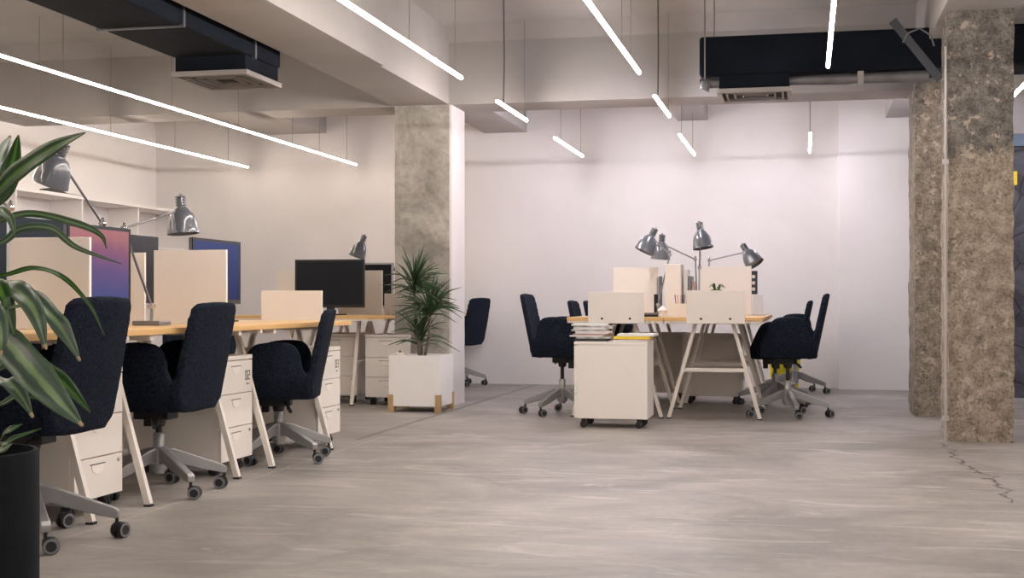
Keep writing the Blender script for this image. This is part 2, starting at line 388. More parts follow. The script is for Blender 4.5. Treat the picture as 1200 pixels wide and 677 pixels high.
# ------------------------------------------------------------ hanging tube lights
def tube_light(x, y0, y1, z, col, power, label, wires, group='hanging light tubes', thick=None):
    t = thing('tube_light', label, 'light', (x, (y0+y1)/2, z), 0, group)
    h = (y1-y0)/2
    r = 0.0068 if x < -4 else 0.0105
    b = BM()   # lower, lit part: half round diffuser
    pts = [(math.cos(a)*r, math.sin(a)*r-0.002) for a in [PI+PI*k/8 for k in range(9)]]+[(r, 0.006), (-r, 0.006)]
    prism(b, pts, -h, h, lambda p, d: (p[0], d, p[1]))
    obj('diffuser', b, tube_mat(col, power), t)
    b = BM(); box(b, -r-0.001, r+0.001, -h, h, 0.0065, 0.013)
    obj('housing', b, M['housing'], t)
    for k, wy in enumerate(wires):
        w = BM(); th = thick is not None and k in thick
        tube(w, [(0, wy-(y0+y1)/2, 0.012), (0.004 if th else 0, wy-(y0+y1)/2, (ZC-z)*0.45), (0, wy-(y0+y1)/2, ZC-z-0.001)], 0.0055 if th else 0.0022, 6)
        obj('cable' if th else 'hanging_wire', w, M['cable'] if th else M['thin'], t)
    return t
Z = 2.31
P = TUBE_POWER
tube_light(-4.64, 1.6, 13.40, Z, WARM, P*0.64, 'longest hanging light tube on the left, ending nearer the left column', [3.2, 4.7, 6.2, 7.7, 9.2, 10.4, 11.6, 12.3, 13.1], 'hanging light tubes')
tube_light(-5.87, 1.6, 13.40, Z, WARM, P*0.64, 'hanging light tube nearest the left wall, running above the shelves', [3.2, 4.7, 6.2, 7.7, 8.2, 9.4, 10.5, 11.7, 12.9], 'hanging light tubes')
tube_light(-2.18, 3.4, 8.36, Z, NEUT, P, 'hanging light tube beside the long ceiling beam', [3.9, 6.2, 7.2, 8.2], 'hanging light tubes')
tube_light(-1.03, 3.4, 8.42, Z, NEUT, P, 'steep hanging light tube left of the centre ceiling duct', [3.9, 5.6, 7.6, 8.0], 'hanging light tubes')
tube_light(0.135, 3.4, 8.44, Z, NEUT, P, 'nearly upright hanging light tube in front of the centre duct', [3.9, 5.6, 6.3], 'hanging light tubes')
tube_light(-2.18, 9.39, 10.42, Z, NEUT, P*2.1, 'short hanging light tube right of the left concrete column', [9.6, 10.35], thick=[0])
tube_light(-1.04, 9.39, 10.42, Z, COOL, P*2.4, 'short hanging light tube just left of the black centre duct', [9.6, 10.35], thick=[0])
tube_light(-2.17, 11.6, 13.1, Z, COOL, P*1.3, 'short hanging light tube farthest to the left on the bright back wall', [11.9, 13.0])
tube_light(-1.07, 11.6, 13.2, Z, COOL, P*0.85, 'short hanging light tube below and behind the one beside the duct', [11.8, 13.0])
tube_light(0.04, 11.76, 13.2, Z, COOL, P*0.95, 'short hanging light tube ending above the bright spot on the wall', [11.9, 13.0])
tube_light(1.43, 9.15, 10.42, Z, NEUT, P, 'short hanging light tube right of the rough columns', [9.3, 10.3])
tube_light(1.30, 11.6, 12.4, Z, COOL, P*1.25, 'short hanging light tube far right behind the columns', [11.8, 12.2])
tube_light(2.55, 3.4, 8.4, Z, NEUT, P, 'hanging light tube added out of view right of the columns', [3.9, 6.2, 8.2])  # unseen row, added to brighten the floor at the back right
tube_light(2.55, 9.9, 12.4, Z, COOL, P*1.2, 'hanging light tube added out of view over the dark stone wall', [10.1, 12.2])  # far part of the added row, cool extra light for the back
for x in (-4.64, -2.18, 0.135, 2.4):     # the rows continue behind the camera
    tube_light(x, -3.4, 1.2, Z, WARM if x < -4 else NEUT, P*0.85, 'hanging light tube behind the camera position', [-2.5, 0.4])

# ------------------------------------------------------------ ceiling ducts
t = thing('air_duct', 'long flat black air duct running along the left side of the beam', 'duct', (-3.67, 4.0, 2.41))
obj('duct_body', bx(-0.27, 0.25, -6.0, 4.35, 0, 0.3), M['duct'], t, bevel=0.02)
for y in (2.9, 3.9):
    b = BM(); box(b, -0.28, 0.26, y, y+0.025, -0.008, 0.31); obj('strap', b, M['strip'], t)
for y in (2.9, 3.9):
    b = BM(); tube(b, [(-0.26, y+0.012, 0.3), (-0.26, y+0.012, 0.689)], 0.004, 6); obj('hanger_rod', b, M['thin'], t)
obj('outlet_box', bx(-0.24, 0.235, 3.8, 4.33, -0.10, 0.0), M['duct'], t)
def grille(parent, x0, x1, y0, y1, z):
    b = BM()
    box(b, x0, x1, y0, y0+0.03, z, z+0.03); box(b, x0, x1, y1-0.03, y1, z, z+0.03)
    box(b, x0, x0+0.03, y0+0.03, y1-0.03, z, z+0.03); box(b, x1-0.03, x1, y0+0.03, y1-0.03, z, z+0.03)
    fr = obj('grille_frame', b, M['vent'], parent)
    for k in range(3):      # nested deflector squares
        g = 0.055+0.055*k; b = BM()
        for (a, c, d, e) in ((x0+g, x1-g, y0+g, y0+g+0.012), (x0+g, x1-g, y1-g-0.012, y1-g), (x0+g, x0+g+0.012, y0+g, y1-g), (x1-g-0.012, x1-g, y0+g, y1-g)):
            if c > a and e > d: box(b, a, c, d, e, z+0.002, z+0.018)
        obj('deflector', b, M['vent'], fr)
    obj('grille_back', bx(x0+0.03, x1-0.03, y0+0.03, y1-0.03, z+0.018, z+0.024), M['dark_gap'], parent)
grille(t, -0.26, 0.255, 3.78, 4.35, -0.125)
t = thing('air_duct', 'wide black air duct hanging across in front of the centre beam', 'duct', (-0.73, 9.42, 2.42))
obj('duct_body', bx(0, 4.2, 0, 0.42, 0.02, 0.30), M['duct'], t, bevel=0.02)
obj('outlet_box', bx(0.14, 0.62, -0.01, 0.4, -0.07, 0.02), M['duct'], t)
grille(t, 0.125, 0.635, -0.03, 0.42, -0.105)
b = BM(); tube(b, [(0.62, 0.07, -0.02), (1.0, 0.07, -0.02), (1.05, 0.07, -0.02), (1.55, 0.07, -0.02)], [0.03, 0.042, 0.035, 0.045], 14); obj('metal_pipe', b, M['galv'], t, True)
b = BM(); tube(b, [(0.0, 0.07, -0.02), (0.14, 0.07, -0.02)], 0.035, 14); obj('metal_pipe', b, M['galv'], t, True)
b = BM(); box(b, 1.08, 1.12, 0.015, 0.12, -0.07, 0.03); obj('pipe_clamp', b, M['vent'], t)
for x in (0.04, 0.08):
    b = BM(); tube(b, [(x, -0.005 if x < 0.06 else 0.38, -0.02 if x < 0.06 else 0.3), (x, -0.005 if x < 0.06 else 0.38, 0.678)], 0.005, 6); obj('hanger_rod', b, M['thin'], t)
b = BM(); lathe(b, [(0, -0.02), (0.03, -0.015), (0.035, 0.02), (0.02, 0.05), (0, 0.055)], 12, (0.04, 0.0, -0.06)); tube(b, [(0.05, 0, -0.02), (0.02, -0.02, -0.07), (0.07, -0.02, -0.09)], 0.008, 6)
obj('tape_bundle', b, M['galv'], t, True)
t = tag(obj('steel_strip', box(BM(), -0.028, 0.028, -0.006, 0.006, -0.26, 0.26), M['strip'], None, loc=(0.735, 9.413, 2.565), rot=(0.0, math.radians(-37), 0)), 'angled grey steel strip leaning across the right end of the duct', 'steel strip')
b = BM(); tube(b, [(0.0, 0, 0), (-0.02, 0, 0.07), (-0.09, 0, 0.12), (-0.17, 0, 0.09), (-0.2, 0, 0.03)], 0.006, 8)
tag(obj('loose_cable', b, M['galv'], None, True, loc=(0.83, 9.2, 2.55)), 'curved grey cable loop at the top left of the rough column', 'cable')
b = BM(); tube(b, [(0, 0, 0.0), (0, 0, 2.42)], 0.0075, 10)
t = tag(obj('conduit_pipe', b, M['pipe'], None, True, loc=(0.838, 8.530, 0)), 'thin white pipe running down the edge of the nearest rough column', 'pipe')
b = BM(); box(b, -0.018, 0.018, -0.014, 0.014, 0.13, 0.16); box(b, -0.018, 0.018, -0.014, 0.014, 1.7, 1.73); obj('pipe_clip', b, M['pipe'], t)

# ------------------------------------------------------------ wall shelving on the left
t = thing('wall_shelving', 'long low white shelving along the left wall', 'shelf', (XL+0.001, 10.0, 0))
obj('top_board', bx(0, 0.36, -4.0, 3.69, 1.83, 1.86), M['wall'], t)
obj('shelf_board', bx(0, 0.34, -4.0, 3.69, 1.42, 1.44), M['wall'], t)
obj('shelf_board', bx(0, 0.34, -4.0, 3.69, 1.0, 1.02), M['wall'], t)
obj('plinth', bx(0, 0.34, -4.0, 3.69, 0, 0.5), M['wall'], t)
for k in range(8):
    y = -3.98+k*1.09
    obj('divider', bx(0, 0.335, y, y+0.025, 0.5, 1.83), M['wall'], t)
b = BM(); tube(b, [(-6.8, 10.9, 1.875), (-6.78, 11.1, 1.89), (-6.8, 11.35, 1.872), (-6.8, 11.7, 1.872)], [0.01, 0.028, 0.012, 0.006], 8)
tag(obj('folded_umbrella', b, M['plastic'], None, True), 'small dark object lying on top of the white wall shelving', 'object')

# ------------------------------------------------------------ desks
def trestle(parent, xc, y):
    fr = BM(); box(fr, xc-0.33, xc+0.345, y-0.016, y+0.016, 0.695, 0.717)
    rail = obj('trestle_rail', fr, M['steel'], parent)
    for s in (-1, 1):
        b = BM(); tube(b, [(xc+s*0.135, y, 0.697), (xc+s*0.33, y, 0.008)], 0.0135, 4, True); obj('leg', b, M['steel'], rail)
        b = BM(); box(b, xc+s*0.33-0.016, xc+s*0.33+0.016, y-0.016, y+0.016, 0, 0.009); obj('foot_pad', b, M['plastic'], rail)
    zc = 0.36; xx = 0.135+(0.697-zc)/0.69*0.195
    b = BM(); box(b, xc-xx, xc+xx, y-0.012, y+0.012, zc-0.014, zc+0.014); obj('crossbar', b, M['steel'], rail)
def desk(x0, x1, y0, y1, frames, label, group):
    t = thing('desk', label, 'desk', ((x0+x1)/2, (y0+y1)/2, 0), 0, group)
    w, l = (x1-x0)/2-0.001, (y1-y0)/2-0.001
    obj('tabletop', bx(-w, w, -l, l, 0.718, 0.745), M['wood'], t, bevel=0.002)
    b = BM(); box(b, -w+0.004, w-0.004, -l+0.004, -l+0.03, 0.702, 0.7175); obj('edge_rail', b, M['steel'], t)
    for f in frames: trestle(t, 0, f-(y0+y1)/2)
    return t
GL = 'desks in the left row'; GM = 'desks behind the left row'; GR = 'desks in the right island'
desk(-3.375, -2.66, 3.53, 4.88, (3.75, 4.66), 'wooden desk nearest the camera behind the leafy plant, on the aisle side', GL)
desk(-3.375, -2.66, 4.88, 6.23, (5.12, 6.01), 'wooden aisle desk carrying the pink screen monitor', GL)
desk(-3.375, -2.66, 6.23, 7.60, (6.44, 7.30), 'wooden aisle desk carrying the blue screen, end of the left row', GL)
desk(-4.09, -3.375, 3.53, 4.88, (3.75, 4.66), 'wooden desk back to back with the nearest aisle desk', GL)
desk(-4.09, -3.375, 4.88, 6.23, (5.12, 6.01), 'wooden desk backing onto the desk with the pink screen', GL)
desk(-4.09, -3.375, 6.23, 7.60, (6.44, 7.30), 'wooden desk backing onto the desk with the blue screen', GL)
desk(-4.04, -3.33, 10.3, 11.65, (11.4,), 'wooden desk under the large dark monitor, near the planter', GM)
desk(-4.75, -4.04, 10.3, 11.65, (10.5, 11.4), 'wooden desk left of the one under the large dark monitor', GM)
desk(-4.04, -3.33, 11.65, 12.95, (11.95, 12.7), 'farthest wooden desk behind the left column', GM)
desk(-4.75, -4.04, 11.65, 12.95, (11.95, 12.7), 'farthest wooden desk on the left, behind the dark monitor', GM)
desk(-1.01, -0.295, 9.70, 11.02, (9.82, 10.72), 'near right wooden desk of the right island', GR)
desk(-1.725, -1.01, 9.70, 11.02, (9.82, 10.72), 'near left wooden desk of the right island, behind the white pedestal', GR)
desk(-1.01, -0.295, 11.02, 12.34, (11.22, 12.1), 'far right wooden desk of the right island', GR)
desk(-1.725, -1.01, 11.02, 12.34, (11.22, 12.1), 'far left wooden desk of the right island', GR)
# skewed loose trestle under the desk with the dark monitor
t = thing('trestle', 'white trestle standing crosswise under the desk with the dark monitor', 'trestle', (-3.66, 10.78, 0), PI/2)
trestle(t, 0, 0)

def board(x0, x1, y, z0, z1, label, group, kind='tall', m='white'):
    t = thing('privacy_board', label, 'desk divider', ((x0+x1)/2, y, z0), 0, group)
    w = (x1-x0)/2
    obj('panel', bx(-w, w, -0.009, 0.009, 0, z1-z0), M[m], t, bevel=0.002)
    if kind == 'end':
        for s in (-1, 1):
            b = BM(); lathe(b, [(0, -0.0015), (0.009, -0.0015), (0.009, 0.001), (0, 0.001)], 12, (s*w*0.5, -0.0095, 0.035), (0, -1, 0)); obj('screw', b, M['plastic'], t)
    else:
        b = BM()
        for s in (-1, 1): box(b, s*w*0.6-0.02, s*w*0.6+0.02, 0.0095, 0.03, 0, 0.03)
        obj('clamp_foot', b, M['steel'], t)
    return t
BG = 'cream divider boards'
ZT = 0.7452
board(-3.215, -2.818, 4.88, ZT, 1.118, 'tall cream divider board behind the leafy plant', BG)
board(-3.228, -2.833, 6.21, ZT, 1.118, 'tall cream divider board between the pink and blue screens', BG)
board(-3.95, -3.55, 4.88, ZT, 1.118, 'tall cream divider board on the far side behind the leafy plant', BG)
board(-3.95, -3.30, 6.25, ZT, 1.109, 'tall cream divider board on the far desk, peeking left of another', BG)
board(-3.244, -2.853, 7.611, 0.70, 0.925, 'low cream end board on the end of the left desk row', BG, 'end')
board(-3.95, -3.56, 7.611, 0.70, 0.925, 'low cream end board on the far half of the left desk row', BG, 'end')
board(-1.562, -1.15, 9.689, 0.70, 0.93, 'low cream end board above the stack of magazines', BG, 'end')
board(-0.842, -0.425, 9.689, 0.70, 0.94, 'low cream end board on the near right island desk', BG, 'end')
board(-1.56, -1.187, 11.0, ZT, 1.142, 'tall cream divider board on the left half of the right island', BG)
board(-0.86, -0.43, 11.0, ZT, 1.148, 'tall cream divider board on the right half of the right island', BG)
board(-3.97, -3.572, 11.0, ZT, 1.130, 'tall cream divider board behind the large dark monitor', BG)
board(-4.61, -4.18, 11.15, ZT, 1.135, 'tall cream divider board left of the large dark monitor', BG)
board(-3.572, -3.41, 11.06, ZT, 0.93, 'small whitish board beside the spiky plant', BG, m='paper')

# ------------------------------------------------------------ pedestals (front faces local -Y)
def digit(bm, ch, x, z, w, h, th, y):
    segs = {'0': 'abcdef', '1': 'bc', '2': 'abged', '3': 'abgcd'}[ch]
    for s in segs:
        r = {'a': (x, x+w, z+h-th, z+h), 'd': (x, x+w, z, z+th), 'g': (x, x+w, z+h/2-th/2, z+h/2+th/2),
             'b': (x+w-th, x+w, z+h/2, z+h), 'c': (x+w-th, x+w, z, z+h/2), 'e': (x, x+th, z, z+h/2), 'f': (x, x+th, z+h/2, z+h)}[s]
        box(bm, r[0], r[1], y-0.0008, y, r[2], r[3])
def pedestal(label, num=None, w=0.375, d=0.50, group='pedestals'):
    t = thing('drawer_pedestal', label, 'pedestal', (0, 0, 0), 0, group)
    h = w/2; z0, z1 = 0.065, 0.565
    obj('cabinet_body', bx(-h, h, -d/2+0.02, d/2, z0, z1), M['ped'], t, bevel=0.003)
    obj('top_panel', bx(-h-0.002, h+0.002, -d/2, d/2+0.002, z1+0.001, z1+0.022), M['ped'], t, bevel=0.002)
    yf = -d/2
    hh = (z1-z0-0.004)/3
    for k in range(3):
        a = z0+0.004+k*hh
        dr = obj('drawer', bx(-h+0.001, h-0.001, yf, yf+0.0195, a, a+hh-0.004), M['ped'], t, bevel=0.0015)
        # scooped pull below a lip
        cx = -h+0.175; zz = a+hh-0.032; b = BM()
        pts = [(cx-0.048, zz)]+[(cx-0.048*math.cos(q*PI/8), zz-0.04*math.sin(q*PI/8)**0.8) for q in range(1, 8)]+[(cx+0.048, zz)]
        prism(b, pts, yf-0.003, yf+0.001, lambda p, q: (p[0], q, p[1]))
        obj('pull', b, M['pedhandle'], dr, bevel=0.002)
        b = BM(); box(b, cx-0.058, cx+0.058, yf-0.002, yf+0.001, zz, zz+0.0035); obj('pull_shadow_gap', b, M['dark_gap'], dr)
        if k == 0:
            b = BM(); lathe(b, [(0, 0), (0.008, 0), (0.008, 0.004), (0, 0.004)], 12, (h-0.04, yf, a+hh-0.03), (0, -1, 0)); obj('lock', b, M['chrome'], dr, True)
    if num:
        b = BM(); zz = z1-0.105
        digit(b, num[0], h-0.088, zz, 0.024, 0.048, 0.005, yf-0.0005); digit(b, num[1], h-0.055, zz, 0.024, 0.048, 0.005, yf-0.0005)
        box(b, h-0.075, h-0.045, yf-0.0013, yf-0.0003, zz-0.022, zz-0.017)
        nb = obj('number_marking', b, M['ink'], t)
    for sx in (-1, 1):
        for sy in (-1, 1):
            b = BM()
            for o_ in (-0.012, 0.012): lathe(b, [(0, -0.008), (0.02, -0.008), (0.025, -0.004), (0.025, 0.004), (0.02, 0.008), (0, 0.008)], 14, (sx*(h-0.05)+o_, sy*(d/2-0.06), 0.025), (1, 0, 0))
            box(b, sx*(h-0.05)-0.02, sx*(h-0.05)+0.02, sy*(d/2-0.06)-0.015, sy*(d/2-0.06)+0.015, 0.035, 0.0645)
            obj('caster', b, M['plastic'], t, True)
    return t
def put(t, x, y, r): t.location = (x, y, 0); t.rotation_euler = (0, 0, r); return t
A = PI/2    # front turned to +X
p1 = put(pedestal('cream drawer pedestal nearest the camera, beside the black pot'), -3.035, 4.89, A)
put(pedestal('cream drawer pedestal marked 02', '02'), -3.035, 6.225, A)
put(pedestal('cream drawer pedestal marked 03', '03'), -3.02, 7.51, A)
p4 = put(pedestal('cream drawer pedestal left of the white planter'), -3.385, 10.79, 0)
dup(p1, (-3.9, 10.98, 0), 0, 'shaded cream pedestal behind the leaning trestle legs')
for o in [o for o in bpy.data.objects if o.name.startswith('number_marking')]:
    pr = o.parent
    if pr and 'shaded' in pr.get('label', ''): bpy.data.objects.remove(o)
p5 = dup(p4, (-1.29, 9.135, 0), -PI/2, 'cream pedestal carrying magazines at the near end of the right island')
dup(p4, (-0.765, 11.46, 0), PI/2, 'shaded cream pedestal under the right half of the right island')
dup(p4, (-1.27, 11.84, 0), -PI/2, 'shaded cream pedestal under the left half of the right island')
dup(p4, (-3.72, 5.56, 0), -PI/2, 'cream pedestal under the far side desk behind the nearest pedestal')
dup(p4, (-3.72, 6.75, 0), -PI/2, 'cream pedestal under the far side desk behind pedestal 02')

# ------------------------------------------------------------ swivel chairs (face local +X)
def catmull(pts, n=6):
    out = []; k = len(pts)
    for i in range(k):
        p0, p1, p2, p3 = [Vector(pts[(i+j-1) % k]) for j in range(4)]
        for s in range(n):
            t_ = s/n
            out.append(0.5*((2*p1)+(-p0+p2)*t_+(2*p0-5*p1+4*p2-p3)*t_*t_+(-p0+3*p1-3*p2+p3)*t_**3))
    return out
def slab(bm, pts, thick, fmap, n=6):
    """closed outline pts (u,v) -> slab sampled on a fine grid, mapped by fmap(u,v,w) with w in 0..thick"""
    poly = catmull([(p[0], p[1]) for p in pts], n)
    tmp = BM(); vs = [tmp.verts.new((p[0], p[1], 0)) for p in poly]; tmp.faces.new(vs)
    # cut into a grid so it can bend
    xs = [p[0] for p in poly]; zs = [p[1] for p in poly]
    for lo, hi, nrm in ((min(xs), max(xs), (1, 0, 0)), (min(zs), max(zs), (0, 1, 0))):
        c = lo+0.03
        while c < hi-0.01:
            bmesh.ops.bisect_plane(tmp, geom=tmp.verts[:]+tmp.edges[:]+tmp.faces[:], plane_co=(c*nrm[0], c*nrm[1], 0), plane_no=nrm); c += 0.03
    r = bmesh.ops.extrude_face_region(tmp, geom=tmp.faces[:])
    top = {v for v in r['geom'] if isinstance(v, bmesh.types.BMVert)}
    bot_faces = None
    for v in tmp.verts: v.co.z = thick if v in top else 0
    # extrude_face_region removed the source faces: put the lower side back
    low = {}
    m_ = {}
    for v in tmp.verts: m_[v] = bm.verts.new(fmap(v.co.x, v.co.y, v.co.z))
    for f in tmp.faces: bm.faces.new([m_[v] for v in f.verts])
    lowv = {}
    for f in tmp.faces:
        if all(v in top for v in f.verts):
            pass
    # bottom cap
    key = {(round(v.co.x, 5), round(v.co.y, 5)): m_[v] for v in tmp.verts if v not in top}
    for f in tmp.faces:
        if all(v in top for v in f.verts):
            try: bm.faces.new([key[(round(v.co.x, 5), round(v.co.y, 5))] for v in f.verts][::-1])
            except ValueError: pass
    tmp.free()
def remeshed(name, bm, m, parent, voxel, smooth_it):
    o = obj(name, bm, m, None)
    md = o.modifiers.new('r', 'REMESH'); md.mode = 'VOXEL'; md.voxel_size = voxel
    md = o.modifiers.new('s', 'SMOOTH'); md.factor = 0.6; md.iterations = smooth_it
    bpy.context.view_layer.update()
    dg = bpy.context.evaluated_depsgraph_get()
    me = bpy.data.meshes.new_from_object(o.evaluated_get(dg))
    o.modifiers.clear(); o.data = me
    for p in me.polygons: p.use_smooth = True
    if not me.materials: me.materials.append(m)
    o.parent = parent
    return o
def wing_y(x, z):
    w = 0.175+0.075*min(1.0, max(0.0, (z+0.01)/0.12))**0.6+0.02*max(0, z-0.12)
    w += 0.008*math.sin(min(1, max(0, (x+0.1)/0.28))*PI)
    if x < -0.10: w -= 0.30*(-0.10-x)**1.15
    if x > 0.10: w -= 0.9*(x-0.10)**1.6
    return w
def back_x(y, z):
    zz = max(0, z)
    base = -0.228-0.205*max(0, zz-0.08)
    if z < 0.08: base += 6.0*(0.08-z)**2
    return base+0.38*y*y
def make_chair():
    t = thing('swivel_chair', 'chair', 'chair')
    b = BM()
    wing = [(-0.19, 0.010), (-0.11, 0.0), (0.0, -0.002), (0.11, 0.0), (0.18, 0.022), (0.198, 0.085), (0.165, 0.17), (0.125, 0.255), (0.09, 0.292), (0.02, 0.305), (-0.07, 0.304), (-0.118, 0.288), (-0.148, 0.235), (-0.160, 0.165), (-0.178, 0.112), (-0.200, 0.100), (-0.214, 0.05)]
    for s in (-1, 1):
        slab(b, wing, 0.042, lambda x, z, w, s=s: (x, s*(wing_y(x, z)-w), z))
    bk = [(-0.19, 0.01), (0.0, -0.01), (0.19, 0.01), (0.225, 0.09), (0.228, 0.2), (0.220, 0.32), (0.208, 0.43), (0.185, 0.470), (0.10, 0.480), (0.0, 0.482), (-0.10, 0.480), (-0.185, 0.470), (-0.208, 0.43), (-0.220, 0.32), (-0.228, 0.2), (-0.225, 0.09)]
    slab(b, bk, 0.038, lambda y, z, w: (back_x(y, z)+w, y, z))
    seat = [(-0.2, -0.17), (-0.05, -0.205), (0.12, -0.195), (0.185, -0.14), (0.2, 0.0), (0.185, 0.14), (0.12, 0.195), (-0.05, 0.205), (-0.2, 0.17), (-0.215, 0.0)]
    slab(b, seat, 0.075, lambda x, y, w: (x, y, 0.0+w))
    sh = remeshed('shell', b, M['fabric'], t, 0.0105, 7); sh.location = (0, 0, 0.40)
    b = BM(); slab(b, [(p[0]*0.93, p[1]*0.93) for p in seat], 0.05, lambda x, y, w: (x, y, 0.072+w))
    cu = remeshed('seat_cushion', b, M['fabric'], t, 0.012, 5); cu.location = (0, 0, 0.40)
    b = BM(); box(b, -0.07, 0.10, -0.05, 0.05, -0.045, 0.005); box(b, 0.06, 0.10, -0.085, -0.045, -0.085, -0.01); lathe(b, [(0.03, 0), (0.035, -0.03), (0.028, -0.06), (0.018, -0.065)], 14, (0, 0, -0.015))
    obj('tilt_mechanism', b, M['plastic'], t, True, 0.004, loc=(0, 0, 0.40))
    b = BM(); tube(b, [(-0.03, 0.03, -0.02), (-0.06, 0.12, -0.03), (-0.075, 0.17, -0.045)], 0.005, 6); tube(b, [(-0.075, 0.165, -0.044), (-0.095, 0.225, -0.06)], 0.010, 8)
    obj('height_lever', b, M['plastic'], t, True, loc=(0, 0, 0.40))
    b = BM(); lathe(b, [(0.0, -0.19), (0.0145, -0.19), (0.0145, -0.03), (0, -0.03)], 14); obj('gas_piston', b, M['plastic'], t, True, loc=(0, 0, 0.40))
    b = BM(); lathe(b, [(0, 0.085), (0.026, 0.085), (0.026, 0.265), (0.022, 0.27), (0, 0.27)], 18); obj('column_sleeve', b, M['alu'], t, True)
    b = BM(); lathe(b, [(0, 0.10), (0.036, 0.10), (0.04, 0.13), (0.038, 0.198), (0.03, 0.205), (0, 0.205)], 20)
    base = obj('star_base', b, M['alu'], t, True)
    for k in range(5):
        a = 2*PI*k/5
        mt = Matrix.Rotation(a, 4, 'Z')
        b = BM(); prism(b, [(0.02, 0.203), (0.065, 0.196), (0.29, 0.112), (0.303, 0.100), (0.303, 0.075), (0.285, 0.075), (0.18, 0.10), (0.07, 0.135), (0.02, 0.125)], -0.017, 0.017, lambda p, d: (p[0], d, p[1]))
        bmesh.ops.transform(b, matrix=mt, verts=b.verts); obj('base_arm', b, M['alu'], base, bevel=0.004)
    for k in range(5):
        a = 2*PI*k/5; cx, cy = 0.295*math.cos(a), 0.295*math.sin(a); ca = a+0.9+k*1.7
        mt = Matrix.Translation((cx, cy, 0)) @ Matrix.Rotation(ca, 4, 'Z')
        b = BM()
        for s in (-1, 1): lathe(b, [(0, -0.009), (0.026, -0.009), (0.0285, -0.005), (0.0285, 0.005), (0.026, 0.009), (0, 0.009)], 18, (0.018, s*0.016, 0.0285), (0, 1, 0))
        prism(b, [(-0.012, 0.03), (-0.01, 0.05), (0.005, 0.06), (0.03, 0.055), (0.04, 0.04), (0.018, 0.03)], -0.007, 0.007, lambda p, d: (p[0], d, p[1]))
        tube(b, [(0, 0, 0.045), (0, 0, 0.08)], 0.007, 8)
        bmesh.ops.transform(b, matrix=mt, verts=b.verts); cs = obj('caster', b, M['plastic'], t, True)
        for s in (-1, 1):
          b = BM(); lathe(b, [(0.018, s*0.0092), (0.0235, s*0.0105), (0.0265, s*0.0092), (0.0235, s*0.008), (0.018, s*0.0092)], 20, (0.018, s*0.016, 0.0285), (0, 1, 0))
          bmesh.ops.transform(b, matrix=mt, verts=b.verts); obj('wheel_rim', b, M['ring'], cs, True)
    return t
CH = make_chair()
UP = ('shell', 'seat_cushion', 'tilt_mechanism', 'height_lever', 'gas_piston')
def chair(x, y, face, star, zs, label, group):
    """face, star in degrees; zs = height of the shell's underside"""
    c = dup(CH, (x, y, 0), math.radians(face), label, group)
    for ch in [o for o in bpy.data.objects if o.parent == c]:
        n = ch.name.split('.')[0]
        if n in UP: ch.location.z += zs-0.40
        elif n in ('star_base', 'caster'):
            ch.rotation_euler.z = math.radians(star-face)
    return c
G1 = 'charcoal chairs along the left aisle'; G2 = 'charcoal chairs at the right island'; G3 = 'charcoal chairs behind the left desks'
chair(-2.71, 4.29, 180, 22.9, 0.395, 'charcoal swivel armchair nearest the camera, behind the leafy plant', G1)
chair(-2.846, 5.515, 180, -35.8, 0.375, 'charcoal swivel armchair at the desk with pedestal 02', G1)
chair(-2.80, 6.80, 194, -28, 0.338, 'charcoal swivel armchair at the end desk of the left row', G1)
chair(-1.812, 10.0, 0, 175, 0.44, 'charcoal swivel armchair left of the white pedestal with magazines', G2)
chair(-0.13, 10.17, 180, 355, 0.44, 'charcoal swivel armchair nearest on the right side of the island', G2)
chair(-1.68, 11.30, 0, 20, 0.39, 'charcoal swivel armchair second along the island left side', G2)
chair(-1.76, 12.60, 0, 50, 0.39, 'charcoal swivel armchair farthest along the island left side', G2)
chair(-0.245, 11.20, 180, 30, 0.39, 'charcoal swivel armchair in the middle of the island right side', G2)
chair(-0.10, 12.85, 180, -20, 0.44, 'charcoal swivel armchair farthest right, in front of the yellow bin', G2)
chair(-3.50, 13.25, 165, -60, 0.42, 'charcoal swivel armchair just visible right of the left column', G3)
chair(-4.55, 5.4, 0, 30, 0.40, 'charcoal swivel armchair on the far side behind pedestal 02', G3)
chair(-4.45, 6.9, 0, 10, 0.40, 'charcoal swivel armchair on the far side behind the low end board', G3)
chair(-4.30, 8.95, -60, 10, 0.40, 'charcoal swivel armchair between the left row and the dark monitor desk', G3)
chair(1.98, 11.0, 200, 15, 0.42, 'charcoal swivel armchair partly hidden right of the rough column', G2)
for o in [o for o in bpy.data.objects if o.parent and o.parent.parent == CH]+[o for o in bpy.data.objects if o.parent == CH]: bpy.data.objects.remove(o)
bpy.data.objects.remove(CH)

